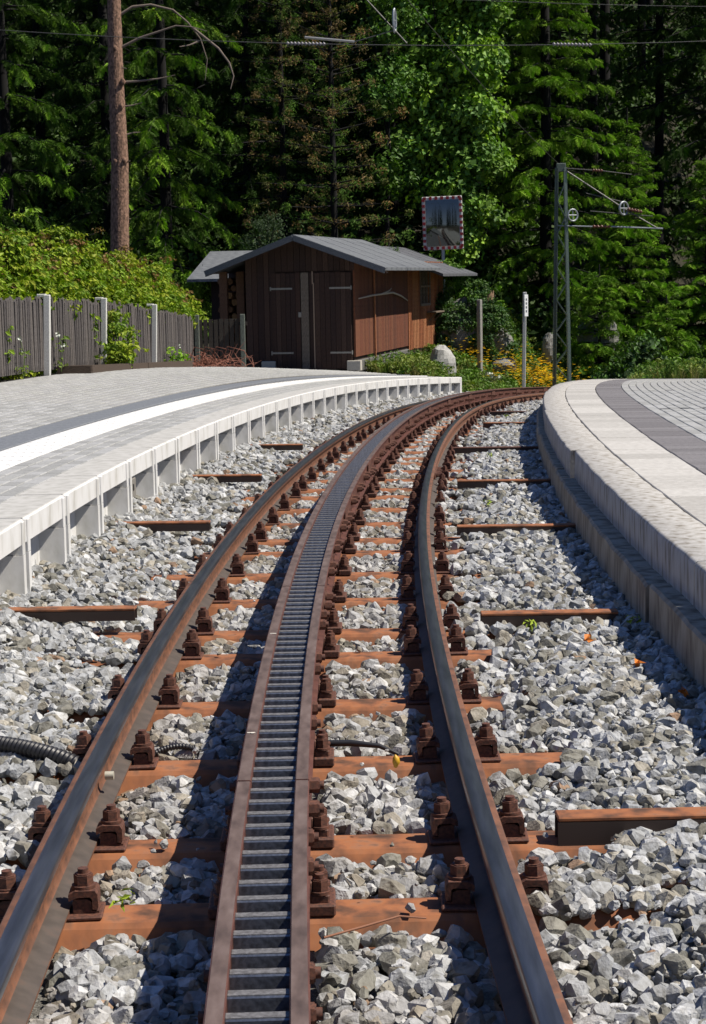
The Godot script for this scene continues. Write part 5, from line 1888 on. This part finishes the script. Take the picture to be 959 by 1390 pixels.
	var spots := [[-14.5, 56, 0], [-9.3, 57, 2], [-6.2, 58, 0], [-0.9, 56, 2], [1.4, 55.5, 0], [3.0, 57, 2], [6.6, 58.5, 0], [8.3, 63.0, 1], [11.4, 57.5, 1], [12.9, 62, 1], [14.8, 57, 2], [9.4, 68, 1], [6.9, 66, 1], [4.2, 64, 0], [0.8, 63, 2], [-2.4, 64, 0], [-5.2, 66, 2], [-8.5, 65, 0], [-12.0, 64, 2], [-15.5, 66, 0], [11.2, 71, 1], [14.0, 70, 1], [16.5, 65, 2], [-18.0, 58, 2], [18.5, 59, 0], [8.0, 76, 1], [12.8, 79, 1], [2.5, 72, 0], [-3.8, 73, 2], [-10.2, 74, 0], [-16.0, 76, 2], [17.0, 76, 1], [5.4, 78, 0], [-0.6, 80, 2], [-7.0, 82, 0], [10.3, 84, 2]]
	var marks := [[-99.0, "above the left end of the hedge"], [80.0, "behind the left-edge spruce"], [140.0, "behind the bare pine trunk"], [230.0, "right of the bare pine trunk"], [330.0, "above the lean-to roof"], [420.0, "above the shed ridge"], [520.0, "left of the maple crown"], [600.0, "behind the maple crown"], [680.0, "between the maple and the mast"], [760.0, "above the mast head"], [820.0, "above the young pointed spruce"], [890.0, "above the right platform"], [950.0, "at the right edge of the forest"]]
	var seen := {}
	for q in spots:
		var u: float = 480.0 + 2500.0 * q[0] / q[1]
		var mark := "beyond the left edge"
		for m in marks:
			if u >= m[0]: mark = m[1]
		if u > 990.0: mark = "beyond the right edge of the picture"
		if u < -20.0: mark = "beyond the left edge of the picture"
		seen[mark] = seen.get(mark, 0) + 1
		var far: String = ["", "second ", "third ", "fourth ", "fifth ", "sixth ", "seventh "][mini(6, seen[mark] - 1)]
		var lab := "%s %s%s" % [["dark deep-forest spruce, low branched,", "tall dark bare-stemmed spruce,", "dark drooping background spruce,"][q[2]], far + ("one back " if far else "nearest one "), mark]
		var src: Node3D = kinds[q[2]]
		src.set_meta("base_name", "forest_spruce")
		var sc := rng.randf_range(0.88, 1.15)
		copy(src, lab, Transform3D(Basis(Vector3.UP, rng.randf() * TAU).scaled(Vector3.ONE * sc), on_ground(q[0], q[1])))
	var ut := []
	var uc := []
	for k in 5200:
		var zf2 := rng.randf_range(51.0, 96.0)
		var x2 := rng.randf_range(-0.32, 0.32) * zf2
		var p2 := on_ground(x2, zf2, rng.randf_range(0.1, 1.3))
		ut.append(Transform3D(Basis(Vector3.UP, rng.randf() * TAU).scaled(Vector3.ONE * rng.randf_range(1.0, 2.0)), p2))
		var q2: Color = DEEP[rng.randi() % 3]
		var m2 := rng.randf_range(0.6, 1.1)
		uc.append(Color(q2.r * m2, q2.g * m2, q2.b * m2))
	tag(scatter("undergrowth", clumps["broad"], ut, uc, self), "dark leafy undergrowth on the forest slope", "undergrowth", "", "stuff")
	# forest on the other side of the station, which the mirror sees
	var nb := 0
	for q in [[-8.0, -34.0], [-12.0, -38.0], [-17.0, -33.0], [-6.0, -46.0], [9.0, -34.0], [13.0, -39.0], [18.0, -34.0], [7.0, -46.0], [-22.0, -40.0], [24.0, -40.0], [10.0, -70.0], [-10.0, -72.0], [-14.0, -52.0], [-20.0, -50.0], [-28.0, -46.0], [14.0, -52.0], [20.0, -50.0], [28.0, -46.0], [-10.0, -60.0], [8.0, -60.0]]:
		copy(kinds[(rng.randi() % 2) * 2], "dark spruce behind the camera, %s of those seen in the traffic mirror" % ordinal(nb), Transform3D(Basis(Vector3.UP, rng.randf() * TAU).scaled(Vector3.ONE * 1.15), on_ground(q[0], q[1])))
		nb += 1

# ------------------------------------------------------------------ small things on the ballast
func build_small_things():
	var left := "left of the track"
	var right := "between the right rail and the right platform"
	var defs := [
		[5.78, -1.45, -0.735, "rusty flat steel bar across the ballast at the left edge of the picture"],
		[8.83, -1.44, -0.745, "rusty steel bar in the ballast left of the track, second from the front"],
		[11.9, -1.45, -0.76, "rusty steel bar in the ballast left of the track, third from the front"],
		[15.25, -1.33, -0.79, "thin rusty steel bar in the ballast left of the track, farthest"],
		[2.7, 0.735, 1.45, "rusty steel block profile on the ballast right of the track, nearest"],
		[5.72, 0.74, 1.32, "rusty steel bar reaching into the shade of the right platform, second from the front"],
		[8.76, 0.72, 1.42, "rusty steel bar right of the track, third from the front"],
		[11.63, 0.73, 1.42, "rusty steel bar right of the track, fourth from the front"],
		[15.12, 0.61, 1.42, "dark steel bar right of the track in line with the rail joint"],
		[19.6, 0.79, 1.3, "thin rusty bar right of the track near the far rail joint"],
		[23.0, 0.7, 1.2, "farthest dark bar right of the track before the bend"]]
	var i := 0
	for q in defs:
		var mid: float = (q[1] + q[2]) * 0.5
		var w: float = q[2] - q[1]
		var dark: bool = i in [8, 10]
		var t := thing("anchor_bar", at(q[0], mid, -0.062 if mid < 0.0 else (-0.112 if i == 4 else -0.1)), q[3], "steel bar", "steel bars lying across the ballast", -ang(q[0]))
		var o := Shape.new()
		o.box(Vector3(0, 0.028, 0), Vector3(w, 0.012, 0.075), Basis.IDENTITY, 0.003)
		make("bar", o, dark_rust() if dark else rust(), t)
		var fl := Shape.new()
		var deep := 0.084 if i == 4 else 0.042
		fl.box(Vector3(0, 0.021 - deep * 0.5, 0.0325), Vector3(w, deep, 0.01))
		fl.box(Vector3(0, 0.021 - deep * 0.5, -0.0325), Vector3(w, deep, 0.01))
		make("flange", fl, plain("dark_mill_steel", rgb(66, 54, 48), 0.7, 0.2), t)
		i += 1
	# ribbed cable conduit and cables
	var blk := plain("black_plastic", rgb(34, 34, 38), 0.45)
	var rib := func(pts: Array, r: float, pitch: float) -> Shape:
		var c := Curve3D.new()
		for p in pts: c.add_point(p)
		for k in range(1, pts.size() - 1):
			var d: Vector3 = (pts[k + 1] - pts[k - 1]) * 0.2
			c.set_point_in(k, -d); c.set_point_out(k, d)
		c.bake_interval = pitch * 0.25
		var n := int(c.get_baked_length() / (pitch * 0.25))
		var p2 := []
		var rs := []
		for k in n + 1:
			p2.append(c.sample_baked(k * pitch * 0.25)); rs.append(r * (1.0 if k % 4 < 2 else 0.8))
		var o := Shape.new()
		o.tube(p2, rs, 12)
		return o
	var pp := func(s, d, y): return at(s, d, y)
	var c1 := make("cable_conduit", rib.call([pp.call(3.9, -1.5, -0.07), pp.call(3.72, -1.2, -0.075), pp.call(3.65, -0.95, -0.085), pp.call(3.52, -0.7, -0.105), pp.call(3.45, -0.55, -0.165)], 0.027, 0.016), blk)
	tag(c1, "black ribbed plastic conduit lying on the ballast left of the track", "conduit")
	var c2 := make("cable_conduit", rib.call([pp.call(3.66, -0.44, -0.15), pp.call(3.69, -0.38, -0.128), pp.call(3.7, -0.31, -0.13), pp.call(3.71, -0.27, -0.165)], 0.011, 0.01), blk)
	tag(c2, "short thin ribbed black conduit between the left rail and the rack", "conduit")
	var o3 := Shape.new()
	o3.tube([at(3.68, 0.09, -0.12), at(3.67, 0.2, -0.118), at(3.65, 0.29, -0.124), at(3.64, 0.35, -0.15)], [0.011, 0.011, 0.008, 0.006], 8)
	tag(make("black_cable", o3, blk), "smooth black cable beside the rack on the stones between the rails", "cable")
	var o4 := Shape.new()
	o4.tube([at(2.62, -1.0, -0.09), at(2.72, -0.85, -0.1), at(2.8, -0.7, -0.13), at(2.82, -0.6, -0.17)], [0.013, 0.013, 0.013, 0.012], 8)
	tag(make("black_cable", o4, blk), "smooth black cable outside the left rail near the bottom left corner", "cable")
	# fallen leaves, a snail-shell yellow thing, weeds
	var amber := plain("amber_leaf", rgb(190, 110, 30), 0.7)
	var spots := [[5.15, 1.13, "orange fallen leaf at the edge of the platform shadow"], [4.62, 1.25, "brown fallen leaf in the shade below the right platform wall"], [3.2, 1.36, "orange fallen leaf near the right edge of the ballast"], [4.1, 1.33, "brown fallen leaf in the shade near the right platform base"]]
	for q in spots:
		var o := Shape.new()
		o.append(leaf_clump(3, 0.05, 0.02, 0.6), Transform3D.IDENTITY)
		var l := make("fallen_leaf", o, amber)
		l.position = at(q[0], q[1], -0.075)
		tag(l, q[2], "leaf", "fallen leaves on the ballast")
	var yl := thing("yellow_bud", at(3.45, 0.335, -0.142), "small yellow bud with dark stripe lying on a sleeper between rack and right rail", "bud")
	var yo := Shape.new()
	yo.tube([Vector3(0, 0.0, 0), Vector3(0.003, 0.016, 0), Vector3(0.002, 0.03, 0.0), Vector3(0, 0.04, 0)], [0.004, 0.012, 0.01, 0.002], 8)
	make("bud_body", yo, plain("bud_yellow", rgb(196, 152, 40), 0.5), yl)
	for q in [[2.07, -0.335, "tiny green seedling beside the sleeper between left rail and rack"], [5.45, 0.93, "small green weed tuft among stones right of the track"], [14.1, 0.98, "small yellow-green weed right of the track near the far bars"], [10.0, 0.93, "tiny yellow weed in the ballast right of the track"], [5.55, 1.36, "dark weed growing at the foot of the right platform wall"], [21.5, 1.0, "yellow-green weed in the ballast before the bend"]]:
		var o := Shape.new()
		o.append(leaf_clump(9, 0.035, 0.035, 0.4), Transform3D(Basis.IDENTITY, Vector3(0, 0.03, 0)))
		var m := plain("weed_green", rgb(140, 160, 40), 0.7)
		var l := make("weed", o, m)
		l.position = at(q[0], q[1], -0.1)
		tag(l, q[2], "weed", "small weeds in the ballast")
	var tw := Shape.new()
	tw.tube([at(1.9, 0.12, -0.11), at(1.93, 0.2, -0.1), at(1.97, 0.29, -0.09), at(1.98, 0.35, -0.1)], [0.003, 0.003, 0.0025, 0.002], 5)
	tag(make("dry_twig", tw, plain("twig_tan", rgb(140, 96, 74), 0.8)), "thin dry twig on the stones between the rack and the right rail", "twig")
	# a clip bolted to the left rail foot, flakes of white on the rack
	var cp := thing("rail_contact_bolt", at(3.12, -0.492, -0.03), "small pale bolt head on the inner side of the left rail head", "bolt")
	var co := Shape.new()
	co.rod(Vector3(-0.01, -0.03, 0), Vector3(0.015, -0.03, 0), 0.012, 10)
	make("bolt_head", co, plain("pale_bolt", rgb(190, 186, 170), 0.5, 0.3), cp)
	for q in [[2.95, -0.074, "white flake of paint on the left flange of the rack, nearer"], [4.42, -0.07, "white flake of paint on the left flange of the rack, farther"]]:
		var o := Shape.new()
		o.box(Vector3(0, 0.0975, 0), Vector3(0.022, 0.0016, 0.006))
		o.box(Vector3(0.004, 0.0985, 0.006), Vector3(0.008, 0.0016, 0.008))
		var l := make("paint_flake", o, plain("flake_white", rgb(220, 214, 200), 0.8))
		l.transform = Transform3D(along(q[0]), at(q[0], q[1], 0.0))
		tag(l, q[2], "paint flake")
